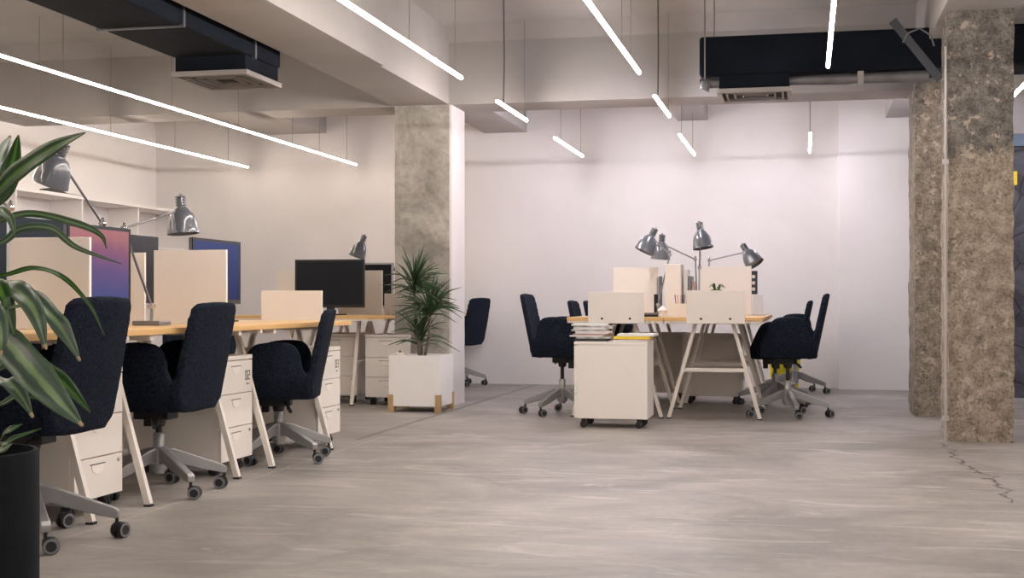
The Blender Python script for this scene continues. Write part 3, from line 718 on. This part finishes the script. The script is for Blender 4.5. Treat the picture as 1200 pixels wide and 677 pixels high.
# ------------------------------------------------------------ monitors (screen faces local +X, origin on desk)
def monitor(x, y, rot, w, h, zb, scr, label, frame='bezel', back='monback', thick=0.022, group='computer monitors'):
    t = thing('monitor', label, 'monitor', (x, y, ZT), rot, group)
    z0 = zb-ZT
    hs = obj('housing', bx(-thick, -0.002, -w/2, w/2, z0, z0+h), M[back], t, bevel=0.004)
    f = BM(); e = 0.016
    box(f, -0.003, 0.003, -w/2, w/2, z0+h-e, z0+h); box(f, -0.003, 0.003, -w/2, w/2, z0, z0+e*1.5)
    box(f, -0.003, 0.003, -w/2, -w/2+e, z0+e*1.5, z0+h-e); box(f, -0.003, 0.003, w/2-e, w/2, z0+e*1.5, z0+h-e)
    obj('frame', f, M[frame], t)
    b = BM(); box(b, -0.0018, 0.001, -w/2+e, w/2-e, 0, h-2.5*e)
    o = obj('screen', b, M[scr], t, loc=(0, 0, z0+e*1.5))
    b = BM(); box(b, -thick-0.03, -thick, -0.035, 0.035, 0.01, z0+h*0.5); obj('stand_neck', b, M['bezel'] if frame == 'bezel' else M['silver'], t, bevel=0.004)
    b = BM(); box(b, -0.12, 0.08, -0.115, 0.115, 0, 0.010); obj('stand_base', b, M['bezel'] if frame == 'bezel' else M['silver'], t, bevel=0.004)
    return t
monitor(-3.25, 5.715, 0, 0.57, 0.37, 0.845, 'scr_pink', 'wide monitor with a pink and purple sky on its screen')
monitor(-3.22, 6.93, 0, 0.62, 0.36, 0.845, 'scr_blue', 'wide monitor showing a plain blue screen')
monitor(-3.10, 4.46, 0, 0.57, 0.37, 0.845, 'scr_grey', 'monitor at the left picture edge with a grey blue screen', 'silver')
monitor(-3.50, 5.62, 0, 0.50, 0.40, 0.86, 'scr_grey', 'silver framed monitor behind the top of the leafy plant', 'silver')
monitor(-3.56, 6.58, PI, 0.55, 0.37, 0.85, 'screen', 'dark monitor back between the pink screen and the divider board', 'bezel', 'bezel')
monitor(-3.975, 10.78, -PI/2, 0.625, 0.41, 0.81, 'screen', 'large dark monitor facing the camera', 'bezel', 'bezel')
monitor(-3.93, 11.44, -PI/2, 0.63, 0.41, 0.80, 'screen', 'monitor with a grey frame just behind the large dark monitor', 'silver')
monitor(-1.14, 10.72, 0.15, 0.42, 0.28, 0.78, 'screen', 'small dark monitor edge behind the island lamp', 'bezel')

# ------------------------------------------------------------ desk lamps
def desk_lamp(base, elbow, head, axis, label, group='grey desk lamps', plate=False, dia=0.155):
    bz = Vector(base); t = thing('desk_lamp', label, 'lamp', base, 0, group)
    e = Vector(elbow)-bz; h = Vector(head)-bz; ax = Vector(axis).normalized()
    b = BM()
    if plate: box(b, -0.07, 0.07, -0.06, 0.06, 0, 0.022)
    else: lathe(b, [(0, 0), (0.07, 0), (0.072, 0.012), (0.06, 0.02), (0.015, 0.028), (0, 0.03)], 24)
    obj('base', b, M['rod'], t, not plate, 0.004 if plate else 0)
    b = BM(); tube(b, [(0, 0, 0.015), (0, 0, 0.09)], 0.008, 10); lathe(b, [(0, -0.016), (0.014, -0.016), (0.014, 0.016), (0, 0.016)], 14, (0, 0, 0.09), (0, 1, 0)); obj('lower_joint', b, M['chrome'], t, True)
    b = BM(); tube(b, [(0, 0, 0.09), e], 0.0062, 10); obj('lower_arm', b, M['rod'], t, True)
    b = BM(); u = Vector((0, 1, 0)); lathe(b, [(0, -0.016), (0.013, -0.016), (0.015, -0.008), (0.01, 0), (0.015, 0.008), (0.013, 0.016), (0, 0.016)], 14, e, u); lathe(b, [(0, 0), (0.008, 0.003), (0.009, 0.012), (0, 0.02)], 10, e+Vector((0, 0, 0.012)), (0, 0, 1)); obj('elbow_joint', b, M['chrome'], t, True)
    # head pivot is beside the neck of the shade
    b = BM(); tube(b, [e, h], 0.006, 10); obj('upper_arm', b, M['rod'], t, True)
    b = BM(); lathe(b, [(0, -0.014), (0.012, -0.014), (0.013, 0.014), (0, 0.014)], 12, h, (h-e).normalized()); obj('head_joint', b, M['chrome'], t, True)
    R = dia/2; o = h-ax*0.01
    b = BM()
    prof = [(0.024, -0.0), (0.034, 0.006), (R*0.60, 0.02), (R*0.78, 0.045), (R*0.90, 0.078), (R*0.97, 0.115), (R*1.03, 0.136), (R*1.03, 0.14), (R*0.97, 0.138), (R*0.93, 0.115), (R*0.85, 0.078), (R*0.73, 0.047), (R*0.54, 0.024), (0.02, 0.01), (0.0, 0.01)]
    lathe(b, prof, 32, o, ax); sh = obj('lamp_shade', b, M['lamp'], t, True)
    b = BM(); lathe(b, [(0.0, 0.012), (R*0.50, 0.027), (R*0.70, 0.05), (R*0.82, 0.08), (R*0.90, 0.115), (R*0.88, 0.116), (R*0.80, 0.082), (R*0.68, 0.052), (R*0.48, 0.029), (0, 0.014)], 28, o, ax); obj('shade_lining', b, M['lampin'], sh, True)
    b = BM(); lathe(b, [(0.0, 0.015), (0.016, 0.02), (0.022, 0.05), (0.027, 0.075), (0.018, 0.095), (0, 0.102)], 18, o, ax); obj('light_bulb', b, M['paper'], sh, True)
    b = BM(); p = [(0.0, -0.075), (0.006, -0.075), (0.007, -0.068), (0.020, -0.063)]
    for k in range(4): z_ = -0.060+k*0.014; p += [(0.027, z_), (0.027, z_+0.008), (0.021, z_+0.009), (0.021, z_+0.013)]
    p += [(0.027, -0.003), (0.03, 0.004), (0, 0.004)]
    lathe(b, p, 20, o, ax); obj('socket_cap', b, M['lamp'], sh, True)
    b = BM(); s = frame_of(ax)[0]; tube(b, [o+s*0.02-ax*0.02, o+s*0.042-ax*0.03, o+s*0.045-ax*0.055, o+s*0.025-ax*0.062], 0.0025, 6); obj('switch_loop', b, M['rod'], sh, True)
    return t
desk_lamp((-3.62, 6.0, ZT), (-3.343, 5.9, 1.237), (-3.395, 5.6, 1.525), (-0.40, 0.05, -0.91), 'grey desk lamp at upper left with its shade tilted down left', dia=0.17)
desk_lamp((-3.03, 5.80, ZT), (-3.339, 6.1, 1.225), (-3.225, 6.5, 1.345), (0.10, -0.02, -1), 'grey desk lamp hanging straight down between the pink and blue screens', plate=True, dia=0.165)
desk_lamp((-3.55, 5.25, ZT), (-3.258, 5.0, 1.252), (-3.40, 4.85, 1.40), (-0.7, -0.2, -0.7), 'grey desk lamp at the left picture edge, mostly out of view')
desk_lamp((-3.90, 11.18, ZT), (-3.84, 11.22, 1.20), (-3.83, 11.2, 1.375), (-0.32, -0.15, -0.93), 'grey desk lamp peeking above the large dark monitor', dia=0.15)
desk_lamp((-3.60, 11.9, ZT), (-3.63, 11.55, 1.15), (-3.50, 11.6, 1.28), (0.8, 0, -0.6), 'grey desk lamp between the dark monitor and the left column')
desk_lamp((-1.126, 10.4, ZT), (-1.033, 10.4, 1.228), (-1.178, 10.4, 1.365), (-0.42, -0.12, -0.9), 'leftmost lamp on the right island, shade tilted down left', dia=0.16)
desk_lamp((-0.861, 10.9, ZT), (-0.875, 10.9, 1.202), (-1.15, 10.9, 1.335), (-0.08, 0, -1), 'island lamp tucked behind the leftmost one', dia=0.155)
desk_lamp((-0.79, 10.16, ZT), (-0.80, 10.35, 1.12), (-0.785, 10.28, 1.395), (0.16, -0.1, -1), 'tallest lamp on the right island with its shade straight down', dia=0.155)
desk_lamp((-0.80, 11.3, ZT), (-0.793, 11.3, 1.207), (-0.478, 11.3, 1.278), (0.52, -0.25, -0.82), 'rightmost island lamp, shade turned to the right', dia=0.16)

# ------------------------------------------------------------ desk objects
tag(obj('file_box', bx(-0.06, 0.06, -0.13, 0.13, 0, 0.40), M['white'], None, bevel=0.003, loc=(-0.985, 10.28, ZT)), 'tall cream file box standing in the middle of the island', 'file box')
for k, (mm, w, h, lb) in enumerate((('paper', 0.035, 0.36, 'white binder next to the tall cream file box'), ('monback', 0.025, 0.31, 'grey binder next to the white binder'), ('pink', 0.012, 0.27, 'thin pinkish folder standing against the grey binder'))):
    x = -0.900+(0, 0.034, 0.056)[k]
    t = thing('binder', lb, 'binder', (x, 10.37, ZT), 0, 'standing binders on the island')
    obj('cover', bx(-w/2, w/2, -0.11, 0.11, 0, h), M[mm], t, bevel=0.002)
    obj('pages', bx(-w/2+0.004, w/2-0.004, -0.105, 0.105, h+0.0005, h+0.002), M['paper'], t)
t = thing('pencil_holder', 'small white box of coloured pencils on the island', 'pencil holder', (-0.895, 9.93, ZT))
b = BM(); box(b, -0.045, 0.045, -0.035, -0.031, 0, 0.10); box(b, -0.045, 0.045, 0.031, 0.035, 0, 0.10); box(b, -0.045, -0.041, -0.031, 0.031, 0, 0.10); box(b, 0.041, 0.045, -0.031, 0.031, 0, 0.10); box(b, -0.041, 0.041, -0.031, 0.031, 0, 0.004)
obj('holder_box', b, M['white'], t)
for k in range(7):
    c = ('purple', 'orange', 'paper', 'purple', 'blackp', 'orange', 'green')[k]
    x = -0.032+k*0.011; y = (-0.02, 0.0, 0.018)[k % 3]
    b = BM(); tube(b, [(x, y, 0.006), (x-0.02+0.006*k, y, 0.165)], [0.0035, 0.0035], 6)
    p = tag(obj('pencil', b, M[c], None, loc=(-0.895, 9.93, ZT)), {'purple': 'purple pencil', 'orange': 'orange pencil', 'paper': 'white pencil', 'blackp': 'black pencil', 'green': 'green pencil'}[c]+' standing in the small white box on the island', 'pencil', 'pencils in the white box')
t = thing('laptop', 'dark laptop lying flat left of the island lamps', 'laptop', (-1.18, 10.15, ZT))
obj('laptop_base', bx(-0.13, 0.13, -0.16, 0.16, 0.0, 0.018), M['bezel'], t, bevel=0.004)
obj('laptop_lid', bx(-0.13, 0.13, -0.16, 0.16, 0.021, 0.030), M['monback'], t, bevel=0.003)
for k in range(2): tag(obj('paper_sheets', bx(-0.1, 0.1, -0.14, 0.14, 0, 0.012), M['paper'], None, loc=((-0.42, 11.36, ZT), (-2.85, 4.05, ZT))[k]), ('low white paper stack at the right edge of the island', 'white papers on the nearest desk behind the leafy plant')[k], 'paper', 'loose paper stacks')
tag(obj('crumpled_paper', lathe(BM(), [(0, 0), (0.035, 0.005), (0.028, 0.03), (0.04, 0.05), (0.012, 0.08), (0, 0.085)], 9), M['paper'], None, loc=(-1.045, 9.98, ZT)), 'crumpled white paper below the leftmost island lamp', 'paper')
t = thing('desk_clock', 'dark upright frame with white discs right of the tall island board', 'frame', (-0.435, 11.9, ZT+0.0))
obj('clock_frame', bx(-0.028, 0.022, -0.01, 0.01, 0.18, 0.385), M['clock'], t)
obj('clock_post', bx(-0.006, 0.006, -0.012, 0.012, 0.0, 0.18), M['paper'], t)
for k in range(3):
    b = BM(); lathe(b, [(0, 0), (0.016, 0), (0.016, 0.003), (0, 0.003)], 16, (-0.012, -0.0102, 0.225+k*0.055), (0, -1, 0)); obj('disc', b, M['paper'], t)
tag(obj('white_book', bx(-0.04, 0.035, -0.1, 0.1, 0, 0.17), M['paper'], None, bevel=0.002, loc=(-0.395, 11.65, ZT)), 'white upright book right of the tall island board', 'book')
def leaf_blade(bm, pts, w, lay, n=14, fold=0.25, tipw=0.0, tail=0.35, face=None):
    """ribbon leaf through control points; w = full width; attribute -1..1 across"""
    P_ = [Vector(p) for p in pts]
    # sample a Catmull-Rom line
    Q = [P_[0]*2-P_[1]]+P_+[P_[-1]*2-P_[-2]]; S = []
    segs = len(P_)-1
    for i in range(segs):
        for s in range(n if i < segs-1 else n+1):
            t_ = s/n; a, b_, c, d = Q[i:i+4]
            S.append(0.5*((2*b_)+(-a+c)*t_+(2*a-5*b_+4*c-d)*t_*t_+(-a+3*b_-3*c+d)*t_**3))
    N = len(S)-1; rows = []
    for i, p in enumerate(S):
        u = i/N; d = (S[min(i+1, N)]-S[max(i-1, 0)]).normalized()
        side = d.cross(Vector(face) if face else Vector((0, 0, 1)))
        if side.length < 0.25: side = side+Vector((0.9, 0.35, 0))*0.4
        side = (side-d*side.dot(d)).normalized(); up = side.cross(d)
        prof = min(1, (u+0.12)/tail)**0.8*min(1.0, (1-u)*2.6)**0.7 if tipw == 0 else min(1, (u+0.12)/tail)**0.8*(1-(1-tipw)*u**3)
        hw = max(0.0012, w/2*min(1, prof)); wv = math.sin(u*19+w*400)*0.12*hw
        row = []
        for k in (-1, -0.5, 0, 0.5, 1):
            v = bm.verts.new(p+side*hw*k+up*(abs(k)*hw*fold+wv*k)); v[lay] = float(k); row.append(v)
        rows.append(row)
    for a, b_ in zip(rows, rows[1:]):
        for k in range(4): bm.faces.new((a[k], a[k+1], b_[k+1], b_[k]))
def foliage(name, leaves, m, parent, **kw):
    bm = BM(); lay = bm.verts.layers.float.new('uvx')
    for pts, w in leaves: leaf_blade(bm, pts, w, lay, **kw)
    o = obj(name, bm, m, parent, 'all')
    md = o.modifiers.new('thickness', 'SOLIDIFY'); md.thickness = 0.0012; md.offset = 0
    return o
t = thing('succulent_plant', 'small green plant at the foot of the tallest island lamp', 'plant', (-0.655, 10.10, ZT))
b = BM(); lathe(b, [(0, 0), (0.03, 0), (0.038, 0.14), (0.034, 0.14), (0.03, 0.12), (0, 0.12)], 16); obj('pot', b, M['paper'], t, True)
lv = []
for k in range(26):
    a = random.uniform(0, 2*PI); r = random.uniform(0.03, 0.085); z_ = 0.17+random.uniform(-0.01, 0.06)
    lv.append(([(0, 0, 0.12), (math.cos(a)*r*0.5, math.sin(a)*r*0.5, z_+0.02), (math.cos(a)*r, math.sin(a)*r, z_)], 0.014))
foliage('foliage', lv, M['leafdark'], t, n=3)

# magazines and folders on the pedestal
zz = 0.5885
for k in range(9):
    mm = ('blackp', 'paper2', 'paper', 'pink', 'paper', 'paper2', 'paper', 'paper2', 'paper')[k]
    h = (0.018, 0.012, 0.010, 0.010, 0.016, 0.012, 0.014, 0.010, 0.012)[k]
    lb = ('black folder at the bottom of the magazine stack on the pedestal', 'grey magazine on top of the black folder', 'white magazine under the pinkish one', 'pinkish magazine low in the stack on the pedestal', 'thick white magazine just above the pinkish one', 'grey magazine above the thick white one', 'white magazine third from the top of the stack', 'grey magazine second from the top of the stack', 'white magazine on the top of the stack')[k]
    o = obj('magazine', bx(-0.11-0.01*(k % 3), 0.105+0.006*(k % 2), -0.145, 0.145, 0, h), M[mm], None, bevel=0.001, loc=(-1.435+0.012*math.sin(k*2.1), 9.135, zz), rot=(0, 0, 0.09*math.sin(k*1.7)))
    tag(o, lb, 'magazine', 'stack of magazines on the pedestal'); zz += h+0.0004
zz = 0.5885
for k in range(4):
    mm = ('paper', 'pink', 'folder', 'paper')[k]; h = (0.010, 0.006, 0.018, 0.016)[k]
    lb = ('thin white sheets under the yellow folder', 'thin brownish folder under the yellow one', 'bright yellow folder on the right of the pedestal', 'white pad lying on the yellow folder')[k]
    o = obj('folder', bx(-0.125, 0.125, -0.14, 0.14, 0, h), M[mm], None, bevel=0.001, loc=(-1.155+0.01*k*(k % 2), 9.125, zz), rot=(0, 0, (0.05, -0.06, 0.03, 0.0)[k]))
    tag(o, lb, 'folder', 'folders beside the magazine stack'); zz += h+0.0004
# books under the desk with the nearest chairs
t = thing('waste_bin', 'yellow waste bin behind the right island chairs', 'bin', (-0.20, 13.30, 0))
b = BM(); lathe(b, [(0, 0), (0.13, 0), (0.15, 0.30), (0.155, 0.33), (0.147, 0.33), (0.143, 0.3), (0.12, 0.01), (0, 0.01)], 20)
obj('bin_body', b, M['yellow'], t, True)
b = BM(); lathe(b, [(0.150, 0.22), (0.160, 0.335), (0.150, 0.345), (0.144, 0.34), (0.135, 0.2)], 20); obj('bin_liner', b, M['yellow'], t, True)
tag(obj('warning_strip', bx(1.80, 1.84, 12.54, 12.60, 1.90, 2.02), M['folder'], None), 'small yellow green tag on the dark stone wall', 'tag')

# ------------------------------------------------------------ white planter with the spiky plant
t = thing('planter_box', 'square white planter on oak corner feet beside the left column', 'planter', (-2.975, 10.16, 0))
h = 0.205; b = BM()
box(b, -h, h, -h, -h+0.018, 0.045, 0.44); box(b, -h, h, h-0.018, h, 0.045, 0.44); box(b, -h, -h+0.018, -h+0.018, h-0.018, 0.045, 0.44); box(b, h-0.018, h, -h+0.018, h-0.018, 0.045, 0.44); box(b, -h+0.018, h-0.018, -h+0.018, h-0.018, 0.045, 0.06)
obj('planter_body', b, M['planter'], t)
obj('soil', bx(-h+0.019, h-0.019, -h+0.019, h-0.019, 0.38, 0.405), M['soil'], t)
for sx in (-1, 1):
    for sy in (-1, 1):
        c = h+0.007; q = 0.042
        L_ = [(c, c), (c-q, c), (c-q, h+0.0005), (h+0.0005, h+0.0005), (h+0.0005, c-q), (c, c-q)]
        b = BM(); prism(b, [(sx*p[0], sy*p[1]) for p in L_], 0.0, 0.135, lambda p, d: (p[0], p[1], d))
        box(b, min(sx*h, sx*(h-q)), max(sx*h, sx*(h-q)), min(sy*h, sy*(h-q)), max(sy*h, sy*(h-q)), 0.0, 0.0445)
        obj('corner_foot', b, M['oak'], t)
t = thing('spiky_plant', 'dark green spiky dracaena growing in the white planter', 'plant', (-2.98, 10.14, 0.4055))
crowns = [(-0.05, 0.0, 0.57, 0.285, 84), (0.075, 0.0, 0.38, 0.30, 76), (-0.01, 0.03, 0.16, 0.28, 46)]
for (cx, cy, cz, L_, n_) in crowns:
    b = BM(); tube(b, [(cx*0.3+0.01, cy*0.5, 0), (cx*0.8+0.012, cy, cz*0.5), (cx, cy, cz-0.02), (cx, cy, cz+0.05)], [0.013, 0.011, 0.012, 0.008], 8); obj('cane', b, M['bark'], t, True)
for (cx, cy, cz, L_, n_) in crowns:
    lv = []
    for k in range(n_):
        a = random.uniform(0, 2*PI); el = random.uniform(-0.12, 1.35); l_ = L_*random.uniform(0.75, 1.15)
        z0 = cz+random.uniform(-0.06, 0.05); dx, dy = math.cos(a)*math.cos(el), math.sin(a)*math.cos(el); dz = math.sin(el)
        dr = 0.10*math.cos(el)*l_/0.25
        lv.append(([(cx, cy, z0), (cx+dx*l_*0.5, cy+dy*l_*0.5, z0+dz*l_*0.5+0.01), (cx+dx*l_, cy+dy*l_, z0+dz*l_-dr*0.45)], 0.0125))
    foliage('leaf_crown', lv, M['green'], t, n=4, tail=0.2, face=(0.3, -0.75, 0.5))
t = thing('candle_jar', 'small white jar with a dark wick at the left corner of the planter', 'jar', (-3.11, 10.02, 0.4055))
b = BM(); lathe(b, [(0, 0), (0.036, 0), (0.038, 0.05), (0.03, 0.055), (0, 0.055)], 18); obj('jar_body', b, M['white'], t, True)
b = BM(); lathe(b, [(0, 0.055), (0.008, 0.056), (0.007, 0.07), (0, 0.072)], 8); obj('wick', b, M['plastic'], t, True)

# ------------------------------------------------------------ foreground potted plant
t = thing('potted_plant', 'broad leaved plant in a tall dark pot at the left picture edge', 'plant', (-1.870, 2.66, 0))
b = BM(); R0 = 0.178
lathe(b, [(0, 0), (R0*0.985, 0), (R0, 0.01), (R0, 0.515), (R0-0.004, 0.52), (R0-0.012, 0.52), (R0-0.014, 0.47), (0, 0.47)], 64); obj('pot', b, M['potblack'], t, True)
b = BM(); lathe(b, [(0, 0.4705), (R0-0.016, 0.4705), (R0-0.016, 0.485), (0.05, 0.495), (0, 0.495)], 32); obj('soil', b, M['soil'], t, True)
for (x_, y_, z_, r_) in ((-0.035, 0.0, 1.05, 0.022), (0.03, -0.05, 0.83, 0.018), (0.02, 0.05, 0.62, 0.016)):
    b = BM(); tube(b, [(x_, y_, 0.48), (x_+0.006, y_, (0.48+z_)/2), (x_, y_, z_)], [r_, r_*0.95, r_*0.8], 12); obj('cane', b, M['bark'], t, True)
LEAVES = [
    ([(-1.870,2.660,0.980), (-1.719,2.600,1.101), (-1.625,2.550,1.144), (-1.524,2.500,1.178), (-1.426,2.450,1.199)], 0.034, 1),
    ([(-1.870,2.660,1.000), (-1.755,2.660,1.095), (-1.742,2.680,1.160), (-1.751,2.720,1.236)], 0.037, 1),
    ([(-1.870,2.660,1.020), (-1.849,2.750,1.130), (-1.884,2.850,1.200), (-1.922,2.950,1.265)], 0.041, 0),
    ([(-1.870,2.660,0.920), (-1.785,2.700,0.915), (-1.731,2.750,0.933), (-1.685,2.800,0.911), (-1.619,2.800,0.847), (-1.582,2.800,0.780)], 0.015, 1),
    ([(-1.870,2.660,0.970), (-1.719,2.600,0.984), (-1.667,2.600,1.015), (-1.595,2.600,1.014), (-1.534,2.600,0.973), (-1.429,2.600,0.937)], 0.020, 0),
    ([(-1.870,2.660,1.000), (-1.707,2.550,1.024), (-1.583,2.500,1.040), (-1.475,2.500,1.018), (-1.421,2.500,0.994), (-1.407,2.500,0.966)], 0.017, 1),
    ([(-1.870,2.660,0.990), (-1.669,2.500,1.049), (-1.585,2.420,1.032), (-1.560,2.400,1.013), (-1.554,2.400,0.989)], 0.022, 0),
    ([(-1.870,2.660,0.860), (-1.707,2.550,0.890), (-1.585,2.450,0.880), (-1.510,2.400,0.836), (-1.484,2.400,0.763)], 0.045, 0),
    ([(-1.870,2.660,0.850), (-1.731,2.700,0.872), (-1.626,2.650,0.825), (-1.588,2.650,0.778), (-1.557,2.650,0.728)], 0.037, 0),
    ([(-1.870,2.660,0.820), (-1.620,2.450,0.783), (-1.498,2.350,0.736), (-1.402,2.300,0.674), (-1.346,2.300,0.621)], 0.058, 0),
    ([(-1.870,2.660,0.800), (-1.698,2.600,0.760), (-1.616,2.600,0.711), (-1.554,2.600,0.669), (-1.502,2.600,0.618)], 0.037, 1),
    ([(-1.870,2.660,0.760), (-1.669,2.500,0.692), (-1.581,2.420,0.692), (-1.539,2.400,0.665), (-1.514,2.400,0.626)], 0.033, 0),
    ([(-1.870,2.660,0.860), (-1.644,2.450,0.897), (-1.583,2.400,0.870), (-1.568,2.400,0.827), (-1.554,2.400,0.785)], 0.033, 1),
    ([(-1.870,2.660,0.850), (-1.602,2.400,0.819), (-1.535,2.350,0.842), (-1.501,2.350,0.848)], 0.017, 0),
    ([(-1.870,2.660,0.800), (-1.626,2.400,0.862), (-1.543,2.320,0.832), (-1.519,2.300,0.787), (-1.519,2.300,0.754)], 0.030, 0),
    ([(-1.870,2.660,0.600), (-1.707,2.550,0.551), (-1.637,2.500,0.583), (-1.601,2.500,0.600)], 0.024, 1),
    ([(-1.870,2.660,0.600), (-1.743,2.620,0.543), (-1.678,2.600,0.561), (-1.620,2.600,0.581)], 0.017, 1),
    ([(-1.870,2.660,0.760), (-1.606,2.400,0.724), (-1.572,2.400,0.742), (-1.539,2.400,0.725), (-1.526,2.400,0.697)], 0.030, 0),
    ([(-1.870,2.660,0.600), (-1.659,2.450,0.536), (-1.587,2.400,0.555), (-1.560,2.400,0.570)], 0.024, 0),
    ([(-1.870,2.660,0.780), (-1.807,2.700,0.630), (-1.742,2.700,0.641), (-1.667,2.700,0.636)], 0.017, 1),
]
OFF = Vector((-1.870, 2.66, 0))
def loc_(pts): return [tuple(Vector(p)-OFF) for p in pts]
for pts, w, kd in LEAVES:
    q = loc_(pts)
    lf = foliage('leaf', [(q, w*(1.15 if w > 0.025 else 0.9))], M['leafdark'] if kd else M['leafgrey'], t, n=9, tail=0.45, face=(0.45, -0.62, 0.64) if q[-1][0] < 0.43 else (0.35, -0.9, 0.15))
    if not kd and w > 0.028:
        a, b_ = Vector(q[-1]), Vector(q[-2]); d = (a-b_).normalized()
        b = BM(); tube(b, [a-d*0.008, a, a+d*0.003], [0.0045, 0.004, 0.001], 6); obj('leaf_tip', b, M['tip'], lf)
# crown out of view to the left, whose leaves fall away from the camera
for k in range(9):
    a = 2.0+k*0.42; l_ = 0.34+0.05*math.sin(k*3); z_ = (1.0, 0.82, 0.66)[k % 3]
    q = [(-0.035, 0, z_), (-0.035+math.cos(a)*l_*0.5, math.sin(a)*l_*0.5, z_+0.07), (-0.035+math.cos(a)*l_, math.sin(a)*l_, z_-0.08)]
    foliage('leaf', [(q, 0.04)], M['leafdark'] if k % 2 else M['leafgrey'], t, n=6, tail=0.4)
